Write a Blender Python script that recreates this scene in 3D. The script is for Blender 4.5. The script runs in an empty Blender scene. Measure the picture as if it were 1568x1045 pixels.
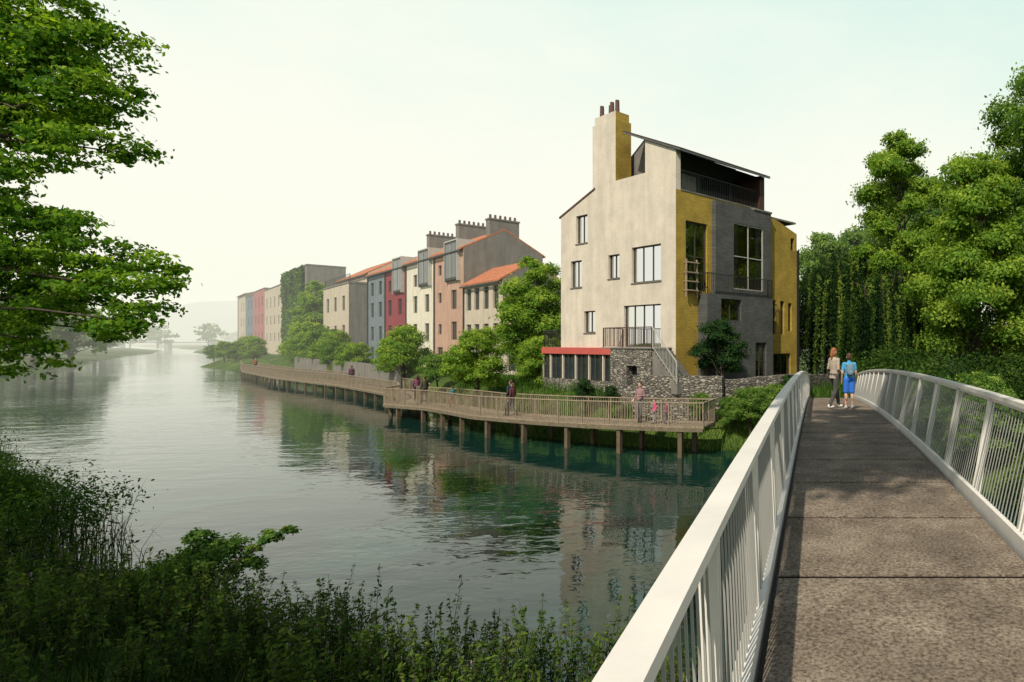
import bpy, bmesh, math, random
import numpy as np
from mathutils import Vector, Matrix
from mathutils.geometry import tessellate_polygon
random.seed(7)
rng = np.random.default_rng(7)
V = Vector
scene = bpy.context.scene
scene.view_settings.view_transform = 'Standard'
scene.view_settings.look = 'None'
scene.view_settings.exposure = 0
COL = scene.collection

# ------------------------------------------------------------------ materials
def newmat(name):
    m = bpy.data.materials.new(name); m.use_nodes = True
    nt = m.node_tree; nt.nodes.clear()
    out = nt.nodes.new('ShaderNodeOutputMaterial')
    return m, nt, out
def N(nt, t, **kw):
    n = nt.nodes.new(t)
    for k, v in kw.items():
        setattr(n, k, v)
    return n
def ramp(nt, stops):
    r = nt.nodes.new('ShaderNodeValToRGB')
    e = r.color_ramp.elements
    while len(e) < len(stops): e.new(0.5)
    for i, (p, c) in enumerate(stops):
        e[i].position = p; e[i].color = (c[0], c[1], c[2], 1)
    return r
def mat(name, c, rough=.8, var=.15, nscale=2.0, bump=0.0, bscale=20.0, metal=0.0, spec=.3, stain=0.0):
    m, nt, out = newmat(name)
    p = N(nt, 'ShaderNodeBsdfPrincipled')
    p.inputs['Roughness'].default_value = rough
    p.inputs['Metallic'].default_value = metal
    p.inputs['Specular IOR Level'].default_value = spec
    tc = N(nt, 'ShaderNodeTexCoord')
    n1 = N(nt, 'ShaderNodeTexNoise'); n1.inputs['Scale'].default_value = nscale; n1.inputs['Detail'].default_value = 6; n1.inputs['Roughness'].default_value = .65
    nt.links.new(tc.outputs['Object'], n1.inputs['Vector'])
    lo = [x*(1-var) for x in c]; hi = [min(1, x*(1+var)) for x in c]
    r = ramp(nt, [(.3, lo), (.7, hi)])
    nt.links.new(n1.outputs['Fac'], r.inputs['Fac'])
    col = r.outputs['Color']
    if stain > 0:
        mp = N(nt, 'ShaderNodeMapping'); mp.inputs['Scale'].default_value = (1.2, 1.2, .18)
        n3 = N(nt, 'ShaderNodeTexNoise'); n3.inputs['Scale'].default_value = 1.6; n3.inputs['Detail'].default_value = 5
        nt.links.new(tc.outputs['Object'], mp.inputs['Vector']); nt.links.new(mp.outputs['Vector'], n3.inputs['Vector'])
        r3 = ramp(nt, [(.35, [1-stain]*3), (.62, [1]*3)])
        nt.links.new(n3.outputs['Fac'], r3.inputs['Fac'])
        mx = N(nt, 'ShaderNodeMix', data_type='RGBA', blend_type='MULTIPLY'); mx.inputs[0].default_value = 1
        nt.links.new(col, mx.inputs[6]); nt.links.new(r3.outputs['Color'], mx.inputs[7]); col = mx.outputs[2]
    nt.links.new(col, p.inputs['Base Color'])
    if bump > 0:
        n2 = N(nt, 'ShaderNodeTexNoise'); n2.inputs['Scale'].default_value = bscale; n2.inputs['Detail'].default_value = 5
        nt.links.new(tc.outputs['Object'], n2.inputs['Vector'])
        b = N(nt, 'ShaderNodeBump'); b.inputs['Strength'].default_value = bump; b.inputs['Distance'].default_value = .03
        nt.links.new(n2.outputs['Fac'], b.inputs['Height']); nt.links.new(b.outputs['Normal'], p.inputs['Normal'])
    nt.links.new(p.outputs[0], out.inputs[0])
    return m
def brick_mat(name, c1, c2, mortar, direction, bw=.23, bh=.075):
    m, nt, out = newmat(name)
    p = N(nt, 'ShaderNodeBsdfPrincipled'); p.inputs['Roughness'].default_value = .85
    tc = N(nt, 'ShaderNodeTexCoord')
    dot = N(nt, 'ShaderNodeVectorMath', operation='DOT_PRODUCT'); dot.inputs[1].default_value = (direction[0], direction[1], 0)
    sep = N(nt, 'ShaderNodeSeparateXYZ'); cmb = N(nt, 'ShaderNodeCombineXYZ')
    nt.links.new(tc.outputs['Object'], dot.inputs[0]); nt.links.new(tc.outputs['Object'], sep.inputs[0])
    nt.links.new(dot.outputs['Value'], cmb.inputs[0]); nt.links.new(sep.outputs['Z'], cmb.inputs[1])
    bk = N(nt, 'ShaderNodeTexBrick')
    bk.inputs['Scale'].default_value = 1; bk.inputs['Brick Width'].default_value = bw; bk.inputs['Row Height'].default_value = bh
    bk.inputs['Mortar Size'].default_value = .008
    bk.inputs['Color1'].default_value = (*c1, 1); bk.inputs['Color2'].default_value = (*c2, 1); bk.inputs['Mortar'].default_value = (*mortar, 1)
    nt.links.new(cmb.outputs[0], bk.inputs['Vector'])
    n1 = N(nt, 'ShaderNodeTexNoise'); n1.inputs['Scale'].default_value = 1.2; n1.inputs['Detail'].default_value = 6
    nt.links.new(tc.outputs['Object'], n1.inputs['Vector'])
    r = ramp(nt, [(.3, (.7, .7, .7)), (.7, (1.1, 1.1, 1.1))]); nt.links.new(n1.outputs['Fac'], r.inputs['Fac'])
    mx = N(nt, 'ShaderNodeMix', data_type='RGBA', blend_type='MULTIPLY'); mx.inputs[0].default_value = 1
    nt.links.new(bk.outputs['Color'], mx.inputs[6]); nt.links.new(r.outputs['Color'], mx.inputs[7])
    nt.links.new(mx.outputs[2], p.inputs['Base Color'])
    b = N(nt, 'ShaderNodeBump'); b.inputs['Strength'].default_value = .6; b.inputs['Distance'].default_value = .01; b.invert = True
    nt.links.new(bk.outputs['Fac'], b.inputs['Height']); nt.links.new(b.outputs['Normal'], p.inputs['Normal'])
    nt.links.new(p.outputs[0], out.inputs[0])
    return m
def rubble_mat(name):
    m, nt, out = newmat(name)
    p = N(nt, 'ShaderNodeBsdfPrincipled'); p.inputs['Roughness'].default_value = .9
    tc = N(nt, 'ShaderNodeTexCoord')
    mp = N(nt, 'ShaderNodeMapping'); mp.inputs['Scale'].default_value = (4.6, 4.6, 9.5)
    nt.links.new(tc.outputs['Object'], mp.inputs['Vector'])
    nz = N(nt, 'ShaderNodeTexNoise'); nz.inputs['Scale'].default_value = 3
    nt.links.new(mp.outputs[0], nz.inputs['Vector'])
    ad = N(nt, 'ShaderNodeMix', data_type='RGBA', blend_type='LINEAR_LIGHT'); ad.inputs[0].default_value = .15
    nt.links.new(mp.outputs[0], ad.inputs[6]); nt.links.new(nz.outputs['Color'], ad.inputs[7])
    v1 = N(nt, 'ShaderNodeTexVoronoi'); v1.inputs['Scale'].default_value = 1
    v2 = N(nt, 'ShaderNodeTexVoronoi', feature='DISTANCE_TO_EDGE'); v2.inputs['Scale'].default_value = 1
    nt.links.new(ad.outputs[2], v1.inputs['Vector']); nt.links.new(ad.outputs[2], v2.inputs['Vector'])
    s = N(nt, 'ShaderNodeSeparateColor'); nt.links.new(v1.outputs['Color'], s.inputs[0])
    r = ramp(nt, [(0, (.10, .09, .08)), (.5, (.21, .195, .17)), (1, (.34, .31, .26))]); nt.links.new(s.outputs[0], r.inputs['Fac'])
    r2 = ramp(nt, [(.0, (.15, .14, .12)), (.12, (1, 1, 1))]); nt.links.new(v2.outputs['Distance'], r2.inputs['Fac'])
    mx = N(nt, 'ShaderNodeMix', data_type='RGBA', blend_type='MULTIPLY'); mx.inputs[0].default_value = 1
    nt.links.new(r.outputs[0], mx.inputs[6]); nt.links.new(r2.outputs[0], mx.inputs[7])
    nt.links.new(mx.outputs[2], p.inputs['Base Color'])
    b = N(nt, 'ShaderNodeBump'); b.inputs['Strength'].default_value = 1; b.inputs['Distance'].default_value = .05
    r4 = ramp(nt, [(0, (0, 0, 0)), (.2, (1, 1, 1))]); nt.links.new(v2.outputs['Distance'], r4.inputs['Fac'])
    nt.links.new(r4.outputs[0], b.inputs['Height']); nt.links.new(b.outputs['Normal'], p.inputs['Normal'])
    nt.links.new(p.outputs[0], out.inputs[0])
    return m
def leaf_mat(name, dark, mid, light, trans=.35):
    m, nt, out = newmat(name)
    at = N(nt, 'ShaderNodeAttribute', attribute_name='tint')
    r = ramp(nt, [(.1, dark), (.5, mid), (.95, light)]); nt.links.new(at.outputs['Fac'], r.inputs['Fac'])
    d = N(nt, 'ShaderNodeBsdfDiffuse'); t = N(nt, 'ShaderNodeBsdfTranslucent')
    mx = N(nt, 'ShaderNodeMix', data_type='RGBA', blend_type='MULTIPLY'); mx.inputs[0].default_value = 1
    mx.inputs[7].default_value = (1.7, 1.7, .5, 1)
    nt.links.new(r.outputs[0], mx.inputs[6]); nt.links.new(r.outputs[0], d.inputs[0]); nt.links.new(mx.outputs[2], t.inputs[0])
    m1 = N(nt, 'ShaderNodeMixShader'); m1.inputs[0].default_value = trans
    nt.links.new(d.outputs[0], m1.inputs[1]); nt.links.new(t.outputs[0], m1.inputs[2])
    nt.links.new(m1.outputs[0], out.inputs[0])
    return m
def glass_clear(name):
    m, nt, out = newmat(name)
    t = N(nt, 'ShaderNodeBsdfTransparent'); t.inputs[0].default_value = (.5, .56, .55, 1)
    g = N(nt, 'ShaderNodeBsdfGlossy'); g.inputs['Roughness'].default_value = .02
    f = N(nt, 'ShaderNodeFresnel'); f.inputs[0].default_value = 2.5
    mx = N(nt, 'ShaderNodeMixShader')
    nt.links.new(f.outputs[0], mx.inputs[0]); nt.links.new(t.outputs[0], mx.inputs[1]); nt.links.new(g.outputs[0], mx.inputs[2])
    nt.links.new(mx.outputs[0], out.inputs[0]); return m

R_DIR = V((.604, .797, 0)).normalized(); L_DIR = V((-.797, .604, 0)).normalized()
M = {}
M['plaster'] = mat('beige_render', (.55, .49, .415), .9, .11, 1.3, .5, 14, stain=.14)
M['ybrick'] = brick_mat('yellow_brick', (.42, .28, .03), (.33, .22, .022), (.21, .16, .05), R_DIR)
M['gbrick'] = brick_mat('grey_brick', (.095, .097, .093), (.06, .064, .064), (.045, .045, .045), R_DIR)
M['rubble'] = rubble_mat('rubble_stone')
M['grey'] = mat('grey_render', (.17, .16, .145), .9, .15, 1, .3, stain=.2)
M['slate'] = mat('slate_cladding', (.09, .10, .10), .8, .15, 2)
M['dark'] = mat('dark_metal', (.03, .03, .028), .5, .1)
M['joint'] = mat('joint_shadow_gap', (.012, .011, .010), .95, .1, spec=0)
M['brown'] = mat('dark_brown', (.06, .03, .022), .6, .2)
M['frame'] = mat('window_frame', (.05, .045, .04), .5, .1)
M['framew'] = mat('pale_frame', (.38, .37, .34), .5, .1)
M['pane'] = glass_clear('window_glass')
M['room'] = mat('room_interior', (.16, .14, .11), .9, .4, 1.5)
M['curtain'] = mat('curtain', (.55, .52, .46), .9, .2, 8)
M['paned'] = mat('dark_glass', (.02, .03, .035), .06, .5, .7, spec=.8)
M['tile'] = mat('terracotta_tile', (.36, .13, .065), .85, .35, 3, .6, 9)
M['dtile'] = mat('dark_tile', (.10, .05, .035), .85, .3, 3, .6, 9)
M['red'] = mat('red_beam', (.42, .085, .07), .6, .1)
M['white'] = mat('white_painted_steel', (.66, .63, .59), .45, .08, 3)
M['steel'] = mat('baluster_steel', (.24, .24, .23), .45, .05)
M['wood'] = mat('timber', (.25, .20, .145), .8, .3, 5, .3, 30)
M['wood2'] = mat('weathered_timber', (.14, .115, .08), .85, .3, 4, .3, 30)
M['post'] = mat('timber_pile', (.10, .075, .05), .85, .3, 4, .3, 30)
M['bark'] = mat('bark', (.06, .048, .035), .95, .4, 6, .8, 20)
M['pot'] = mat('chimney_pot', (.10, .055, .045), .8, .2)
M['pink'] = mat('pink_render', (.42, .265, .20), .9, .1, 1, .2, stain=.15)
M['whiter'] = mat('white_render', (.62, .58, .48), .9, .08, 1, .2, stain=.15)
M['crimson'] = mat('crimson_render', (.22, .04, .05), .9, .12, 1, .2, stain=.15)
M['blue'] = mat('blue_render', (.15, .185, .215), .9, .12, 1, .2, stain=.15)
M['rose'] = mat('rose_render', (.36, .14, .145), .9, .12, 1, .2, stain=.15)
M['cream'] = mat('cream_render', (.46, .40, .32), .9, .1, 1, .2, stain=.15)
M['soil'] = mat('garden_soil', (.06, .07, .025), .95, .4, 2, .6, 10)
M['leafA'] = leaf_mat('leaf_green', (.020, .060, .012), (.090, .180, .038), (.29, .39, .08), .42)
M['leafB'] = leaf_mat('leaf_bright', (.035, .095, .015), (.145, .255, .038), (.38, .46, .08), .45)
M['leafC'] = leaf_mat('leaf_dark', (.008, .024, .009), (.02, .05, .017), (.05, .10, .025), .25)
M['leafW'] = leaf_mat('leaf_willow', (.008, .024, .009), (.028, .065, .018), (.17, .24, .04), .35)
M['leafF'] = leaf_mat('leaf_overhang', (.02, .065, .010), (.085, .19, .025), (.28, .40, .05), .5)
M['leafG'] = leaf_mat('leaf_herb', (.008, .025, .007), (.028, .066, .014), (.11, .16, .03), .3)
M['reed'] = leaf_mat('reed', (.008, .020, .006), (.022, .046, .012), (.10, .12, .035), .3)
M['ivy'] = leaf_mat('ivy', (.015, .045, .01), (.045, .105, .018), (.11, .20, .03), .3)
M['flower'] = mat('flower_mauve', (.22, .13, .24), .8, .3, 20)

# ------------------------------------------------------------------ builders
class B:
    def __init__(s, name, loc=(0, 0, 0)):
        s.name = name; s.loc = V(loc); s.parts = {}
        s.e = bpy.data.objects.new(name, None); s.e.location = s.loc; s.e.empty_display_size = .3
        COL.objects.link(s.e)
    def add(s, part, m, vs, fs):
        key = (part, m)
        if key not in s.parts: s.parts[key] = ([], [])
        a, f = s.parts[key]; o = len(a)
        a.extend([tuple(V(v)-s.loc) for v in vs]); f.extend([tuple(i+o for i in q) for q in fs])
    def hexa(s, part, m, b4, t4):
        s.add(part, m, list(b4)+list(t4), [(3, 2, 1, 0), (4, 5, 6, 7), (0, 1, 5, 4), (1, 2, 6, 5), (2, 3, 7, 6), (3, 0, 4, 7)])
    def box(s, part, m, F, u0, u1, z0, z1, o0, o1):
        b = [F.P(u0, z0, o0), F.P(u1, z0, o0), F.P(u1, z0, o1), F.P(u0, z0, o1)]
        s.hexa(part, m, b, [p+V((0, 0, z1-z0)) for p in b])
    def quad(s, part, m, *ps):
        s.add(part, m, ps, [tuple(range(len(ps)))])
    def bar(s, part, m, p0, p1, w, h=None, side=None):
        p0 = V(p0); p1 = V(p1); h = h or w
        d = (p1-p0).normalized()
        if side is None:
            side = d.cross(V((0, 0, 1)))
            if side.length < .2: side = V((1, 0, 0))
        side = V(side).normalized(); up = side.cross(d).normalized(); side = d.cross(up).normalized()
        a = side*w/2; c = up*h/2
        s.hexa(part, m, [p0-a-c, p0+a-c, p1+a-c, p1-a-c], [p0-a+c, p0+a+c, p1+a+c, p1-a+c])
    def cyl(s, part, m, c, r, z0, z1, n=12, r2=None):
        r2 = r2 or r
        vs = [V((c[0]+math.cos(i*math.tau/n)*r, c[1]+math.sin(i*math.tau/n)*r, z0)) for i in range(n)]
        vs += [V((c[0]+math.cos(i*math.tau/n)*r2, c[1]+math.sin(i*math.tau/n)*r2, z1)) for i in range(n)]
        s.add(part, m, vs, [(i, (i+1) % n, n+(i+1) % n, n+i) for i in range(n)]+[tuple(range(n))[::-1], tuple(range(n, 2*n))])
    def finish(s):
        for (part, m), (a, f) in s.parts.items():
            me = bpy.data.meshes.new(part); me.from_pydata(a, [], f); me.materials.append(M[m]); me.update()
            o = bpy.data.objects.new(part, me); COL.objects.link(o); o.parent = s.e
        return s.e
class Frame:
    def __init__(s, o, a, n):
        s.o = V((o[0], o[1], 0)); s.a = V((a[0], a[1], 0)).normalized(); s.n = V((n[0], n[1], 0)).normalized()
    def P(s, u, z, o=0):
        return s.o+s.a*u+s.n*o+V((0, 0, z))
def wall(b, part, m, F, outline, holes=(), out=0, reveal=.2):
    loops = [[V((u, z, 0)) for u, z in outline]]
    for (u0, z0, u1, z1) in holes:
        loops.append([V((u0, z0, 0)), V((u0, z1, 0)), V((u1, z1, 0)), V((u1, z0, 0))])
    tris = tessellate_polygon(loops)
    pts = [p for l in loops for p in l]
    b.add(part, m, [F.P(p.x, p.y, out) for p in pts], [tuple(t) for t in tris])
    for (u0, z0, u1, z1) in holes:
        c = [(u0, z0), (u1, z0), (u1, z1), (u0, z1)]
        for i in range(4):
            (a, z), (a2, z2) = c[i], c[(i+1) % 4]
            b.quad(part+'_reveals', m, F.P(a, z, out), F.P(a2, z2, out), F.P(a2, z2, out-reveal), F.P(a, z, out-reveal))
def window(b, F, u0, z0, u1, z1, out=0, reveal=.2, nu=2, nz=1, fm='frame', clear=True, curtain=True, room=1.0, fw=.06):
    o0 = out-reveal; o1 = o0+.07
    e = .002
    b.box('window_frames', fm, F, u0+e, u0+fw, z0+e, z1-e, o0, o1); b.box('window_frames', fm, F, u1-fw, u1-e, z0+e, z1-e, o0, o1)
    b.box('window_frames', fm, F, u0+fw, u1-fw, z0+e, z0+fw, o0, o1); b.box('window_frames', fm, F, u0+fw, u1-fw, z1-fw, z1-e, o0, o1)
    for i in range(1, nu):
        u = u0+(u1-u0)*i/nu; b.box('window_frames', fm, F, u-fw*.4, u+fw*.4, z0+fw, z1-fw, o0+.005, o1-.005)
    for i in range(1, nz):
        z = z0+(z1-z0)*i/nz; b.box('window_frames', fm, F, u0+fw, u1-fw, z-fw*.4, z+fw*.4, o0+.01, o1-.01)
    g = o0+.03
    b.quad('glass', 'pane' if clear else 'paned', F.P(u0, z0, g), F.P(u1, z0, g), F.P(u1, z1, g), F.P(u0, z1, g))
    if clear:
        r0 = o0-.02; r1 = o0-room
        A = [F.P(u0-.1, z0-.05, r0), F.P(u1+.1, z0-.05, r0), F.P(u1+.1, z1+.05, r0), F.P(u0-.1, z1+.05, r0)]
        C = [F.P(u0-.1, z0-.05, r1), F.P(u1+.1, z0-.05, r1), F.P(u1+.1, z1+.05, r1), F.P(u0-.1, z1+.05, r1)]
        b.add('rooms', 'room', A+C, [(4, 5, 6, 7), (0, 1, 5, 4), (1, 2, 6, 5), (2, 3, 7, 6), (3, 0, 4, 7)])
        if curtain:
            w = (u1-u0)*random.uniform(.16, .3)
            for (a, c) in ((u0+.03, u0+w), (u1-w*.8, u1-.03)):
                n = 8; vs = []
                for i in range(n+1):
                    u = a+(c-a)*i/n; oo = r0-.12+(.04 if i % 2 else 0)
                    vs += [F.P(u, z0+.02, oo), F.P(u, z1-.02, oo)]
                b.add('curtains', 'curtain', vs, [(2*i, 2*i+2, 2*i+3, 2*i+1) for i in range(n)])
def railing(b, part, m, pts, h, sp, bw=.015, tw=.05, th=.04, gap=.06):
    for i in range(len(pts)-1):
        p, q = V(pts[i]), V(pts[i+1]); L = (q-p).length; up = V((0, 0, h))
        b.bar(part+'_toprail', m, p+up, q+up, tw, th)
        b.bar(part+'_bottomrail', m, p+V((0, 0, gap)), q+V((0, 0, gap)), tw*.6, th*.6)
        n = max(1, int(L/sp)); d = (q-p)/n; sd = V((d.y, -d.x, 0))
        for k in range(n+1):
            w = bw*2.4 if (k == 0 or k == n) else bw
            z0 = 0 if (k == 0 or k == n) else gap
            b.bar(part+'_bars', m, p+d*k+V((0, 0, z0)), p+d*k+V((0, 0, h-.01)), w, w, side=sd)

# ------------------------------------------------------------------ people
def ring_tube(bm, pts, rads, n=10):
    pts = [V(p) for p in pts]; rings = []
    for i, p in enumerate(pts):
        if i == 0: d = pts[1]-p
        elif i == len(pts)-1: d = p-pts[i-1]
        else: d = (pts[i+1]-pts[i-1])
        d.normalize(); ref = V((1, 0, 0)) if abs(d.x) < .8 else V((0, 1, 0))
        s = d.cross(ref).normalized(); t = d.cross(s).normalized()
        r = rads[i]; rx, ry = (r if isinstance(r, tuple) else (r, r))
        rings.append([bm.verts.new(p+t*math.cos(a*math.tau/n)*rx+s*math.sin(a*math.tau/n)*ry) for a in range(n)])
    for i in range(len(rings)-1):
        for a in range(n):
            bm.faces.new((rings[i][a], rings[i][(a+1) % n], rings[i+1][(a+1) % n], rings[i+1][a]))
    bm.faces.new(rings[0][::-1]); bm.faces.new(rings[-1])
def ell(bm, c, r):
    bmesh.ops.create_uvsphere(bm, u_segments=14, v_segments=10, radius=1, matrix=Matrix.Translation(V(c)) @ Matrix.Diagonal((r[0], r[1], r[2], 1)))
def blob(name, shapes, vox, m, parent, smooth=2):
    bm = bmesh.new()
    for s in shapes:
        if s[0] == 't':
            ring_tube(bm, s[1], s[2])
            for p, r in ((s[1][0], s[2][0]), (s[1][-1], s[2][-1])):
                if not isinstance(r, tuple): ell(bm, p, (r, r, r))
        else: ell(bm, s[1], s[2])
    bmesh.ops.recalc_face_normals(bm, faces=bm.faces)
    me = bpy.data.meshes.new(name); bm.to_mesh(me); bm.free()
    o = bpy.data.objects.new(name, me); COL.objects.link(o)
    md = o.modifiers.new('r', 'REMESH'); md.mode = 'VOXEL'; md.voxel_size = vox; md.use_smooth_shade = True
    if smooth:
        ms = o.modifiers.new('s', 'SMOOTH'); ms.iterations = smooth; ms.factor = .5
    dg = bpy.context.evaluated_depsgraph_get()
    m2 = bpy.data.meshes.new_from_object(o.evaluated_get(dg)); o.modifiers.clear(); o.data = m2
    m2.materials.clear(); m2.materials.append(m); o.parent = parent
    return o
skin = mat('skin', (.48, .29, .21), .6, .05)
def cloth(n, c): return mat('cloth_'+n, c, .9, .12, 12, .2, 40)
def person(name, loc, yaw, H, top, legs, hair, shoes, stride=.2, coat=False, shorts=False, backpack=None, longhair=False, armpose='hang', vox=.012, headturn=0.0):
    e = bpy.data.objects.new(name, None); COL.objects.link(e)
    e.location = loc; e.rotation_euler = (0, 0, yaw); k = H/1.7; e.scale = (k, k, k)
    f = stride
    hipL, hipR = (-.085, 0, .90), (.085, 0, .90)
    kL, kR = (-.09, f*.62+.02, .49), (.09, -f*.25+.03, .48)
    aL, aR = (-.09, f, .085), (.09, -f, .10)
    lt = [hipL, kL, aL]; rt = [hipR, kR, aR]
    if shorts:
        def mid(a, b, t): return tuple(a[i]+(b[i]-a[i])*t for i in range(3))
        sh = [('t', [hipL, mid(hipL, kL, .85)], [.098, .088]), ('t', [hipR, mid(hipR, kR, .85)], [.098, .088]), ('e', (0, -.005, .93), (.155, .115, .11))]
        blob('shorts', sh, vox, legs, e)
        blob('legs', [('t', lt, [.08, .055, .036]), ('t', rt, [.08, .055, .036]), ('e', (-.09, f*.62-.03, .38), (.05, .055, .11)), ('e', (.09, -f*.4-.02, .36), (.05, .055, .11))], vox*.8, skin, e)
    else:
        blob('trousers', [('t', lt, [.09, .065, .05]), ('t', rt, [.09, .065, .05]), ('e', (0, -.005, .94), (.155, .115, .12)), ('e', (-.09, f*.7-.02, .38), (.06, .06, .12)), ('e', (.09, -f*.5, .36), (.06, .06, .12))], vox, legs, e)
    for (nm, a) in (('shoe_l', aL), ('shoe_r', aR)):
        blob(nm, [('e', (a[0], a[1]+.06, a[2]-.045), (.042, .115, .035)), ('e', (a[0], a[1]-.01, a[2]-.01), (.04, .055, .05))], vox*.7, shoes, e, 1)
    tors = [('t', [(0, 0, .94 if not coat else .84), (0, 0, 1.06), (0, .005, 1.24), (0, -.005, 1.36), (0, -.01, 1.43)],
             [(.155, .115) if not coat else (.172, .135), (.135, .10), (.160, .115), (.158, .10), (.09, .07)]),
            ('e', (-.135, -.005, 1.37), (.06, .056, .056)), ('e', (.135, -.005, 1.37), (.06, .056, .056)), ('t', [(0, -.01, 1.40), (0, -.005, 1.465)], [.062, .055])]
    sL, sR = V((-.165, 0, 1.375)), V((.165, 0, 1.375))
    if armpose == 'hang':
        eL, wL = V((-.215, -.05, 1.11)), V((-.215, .06, .87)); eR, wR = V((.215, .02, 1.11)), V((.22, .14, .88))
    elif armpose == 'bent':
        eL, wL = V((-.215, -.04, 1.11)), V((-.14, .19, 1.15)); eR, wR = V((.215, -.04, 1.11)), V((.20, .17, .98))
    else:
        eL, wL = V((-.22, .14, 1.16)), V((-.12, .34, 1.10)); eR, wR = V((.22, .14, 1.16)), V((.12, .34, 1.10))
    for s_, e_, w_ in ((sL, eL, wL), (sR, eR, wR)):
        cuff = e_+(w_-e_)*(.9 if not shorts else -.25)
        if shorts: tors.append(('t', [s_, s_.lerp(e_, .6)], [.056, .05]))
        else: tors.append(('t', [s_, e_, cuff], [.054, .045, .037]))
    blob('jacket' if coat else 'shirt', tors, vox, top, e)
    if shorts:
        blob('arms', [('t', [sL, eL, wL], [.045, .037, .026]), ('t', [sR, eR, wR], [.045, .037, .026])], vox*.7, skin, e)
    for nm, e_, w_, sg in (('hand_l', eL, wL, 1), ('hand_r', eR, wR, -1)):
        d = (w_-e_).normalized(); side = V((0, 1, 0)) if abs(d.z) > .6 else V((1, 0, 0))*sg
        side = (side-d*side.dot(d)).normalized(); nrm = d.cross(side).normalized()*sg
        sh = [('t', [w_-d*.03, w_+d*.02], [.026, .025]), ('t', [w_+d*.01-side*.018, w_+d*.085-side*.022], [.017, .015]), ('t', [w_+d*.01+side*.018, w_+d*.085+side*.022], [.017, .015]), ('t', [w_+d*.01, w_+d*.085], [.018, .016])]
        for j, ln in enumerate((.066, .076, .070, .054)):
            b0 = w_+d*.08+side*(.030-.020*j)
            p1 = b0+d*ln*.5+nrm*.004; p2 = b0+d*ln*.85+nrm*.018
            sh.append(('t', [b0, p1, p2], [.0095, .0085, .007]))
        t0 = w_+d*.03+side*.025
        sh.append(('t', [t0, t0+side*.024+d*.022, t0+side*.03+d*.05+nrm*.008], [.012, .010, .0085]))
        blob(nm, sh, .0055, skin, e, 1)
    he = bpy.data.objects.new('head_pivot', None); COL.objects.link(he); he.parent = e; he.location = (0, 0, 1.47); he.rotation_euler = (0, 0, headturn)
    blob('head', [('t', [(0, -.015, -.07), (0, 0, .05)], [.05, .048]), ('e', (0, -.005, .135), (.075, .092, .098)), ('e', (0, .025, .075), (.054, .062, .062)),
                  ('e', (0, .092, .105), (.013, .02, .022)), ('e', (-.077, -.005, .11), (.012, .02, .03)), ('e', (.077, -.005, .11), (.012, .02, .03)), ('e', (0, .083, .068), (.024, .01, .008))], .007, skin, he, 1)
    blob('eyes', [('e', (-.03, .08, .125), (.012, .008, .008)), ('e', (.03, .08, .125), (.012, .008, .008))], .004, M['dark'], he, 0)
    hs = [('e', (0, -.018, .158), (.085, .093, .09)), ('e', (0, -.045, .11), (.08, .068, .085))]
    if longhair: hs += [('t', [(0, -.07, .13), (0, -.10, .02), (0, -.10, -.08)], [.055, .05, .022]), ('e', (-.06, -.04, .06), (.028, .045, .07)), ('e', (.06, -.04, .06), (.028, .045, .07))]
    blob('hair', hs, .009, hair, he, 1)
    if backpack:
        blob('backpack', [('e', (0, -.19, 1.20), (.13, .085, .19)), ('e', (0, -.24, 1.12), (.10, .06, .09)), ('t', [(-.10, -.13, 1.34), (-.11, .0, 1.43), (-.11, .115, 1.32), (-.12, .05, 1.10)], [.018]*4),
                          ('t', [(.10, -.13, 1.34), (.11, .0, 1.43), (.11, .115, 1.32), (.12, .05, 1.10)], [.018]*4)], .012, backpack, e)
    return e
H0 = 4.7
def deck_z(y): return H0-1.62-.0021*(y-7)**2
ginger = mat('hair_ginger', (.24, .085, .035), .6, .3, 30); brownh = mat('hair_brown', (.06, .03, .015), .5, .3, 30)
person('woman', (.50, 17.0, deck_z(17)), math.radians(-50), 1.68, cloth('beige', (.34, .28, .23)), cloth('charcoal', (.06, .06, .06)), ginger, cloth('whiteshoe', (.7, .68, .65)), .25, coat=True, longhair=True, armpose='bent', vox=.011)
person('boy', (.89, 16.5, deck_z(16.5)), math.radians(8), 1.52, cloth('blueshirt', (.06, .28, .50)), cloth('blueshorts', (.03, .14, .55)), brownh, cloth('whiteshoe2', (.65, .65, .65)), .05, shorts=True, backpack=cloth('pack', (.12, .19, .24)), vox=.011)
def bwz(x):  # boardwalk deck level ramps down from the house towards the terrace
    return 1.28+(max(-27.0, min(-6, x))+6)/21*.42
def bper(name, x, y, *a, **k): person(name, (x, y, bwz(x)), *a, **k)
bper('pedestrian', -7.62, 26.25, math.radians(160), 1.74, cloth('pinkgrey', (.25, .15, .16)), cloth('grey', (.10, .10, .11)), brownh, M['dark'], .05, armpose='bent', vox=.018)
bper('child', -6.85, 25.75, math.radians(120), 1.05, cloth('pink', (.55, .07, .20)), cloth('pale', (.3, .25, .3)), brownh, M['dark'], .1, vox=.018)
bper('child', -6.3, 25.6, math.radians(-100), .95, cloth('magenta', (.45, .05, .25)), cloth('denim', (.07, .10, .2)), ginger, M['dark'], .1, vox=.018)
bper('pedestrian', -15.2, 30.2, math.radians(70), 1.75, cloth('navy', (.03, .035, .05)), cloth('jeans', (.06, .08, .12)), brownh, M['dark'], .22, vox=.018)
bper('pedestrian', -14.9, 29.8, math.radians(75), 1.62, cloth('maroon', (.10, .03, .035)), cloth('black', (.03, .03, .03)), brownh, M['dark'], .2, longhair=True, vox=.018)
bper('pedestrian', -24.0, 37.2, math.radians(60), 1.75, cloth('olive', (.07, .07, .04)), cloth('black2', (.03, .03, .03)), brownh, M['dark'], .2, vox=.02)
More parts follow.
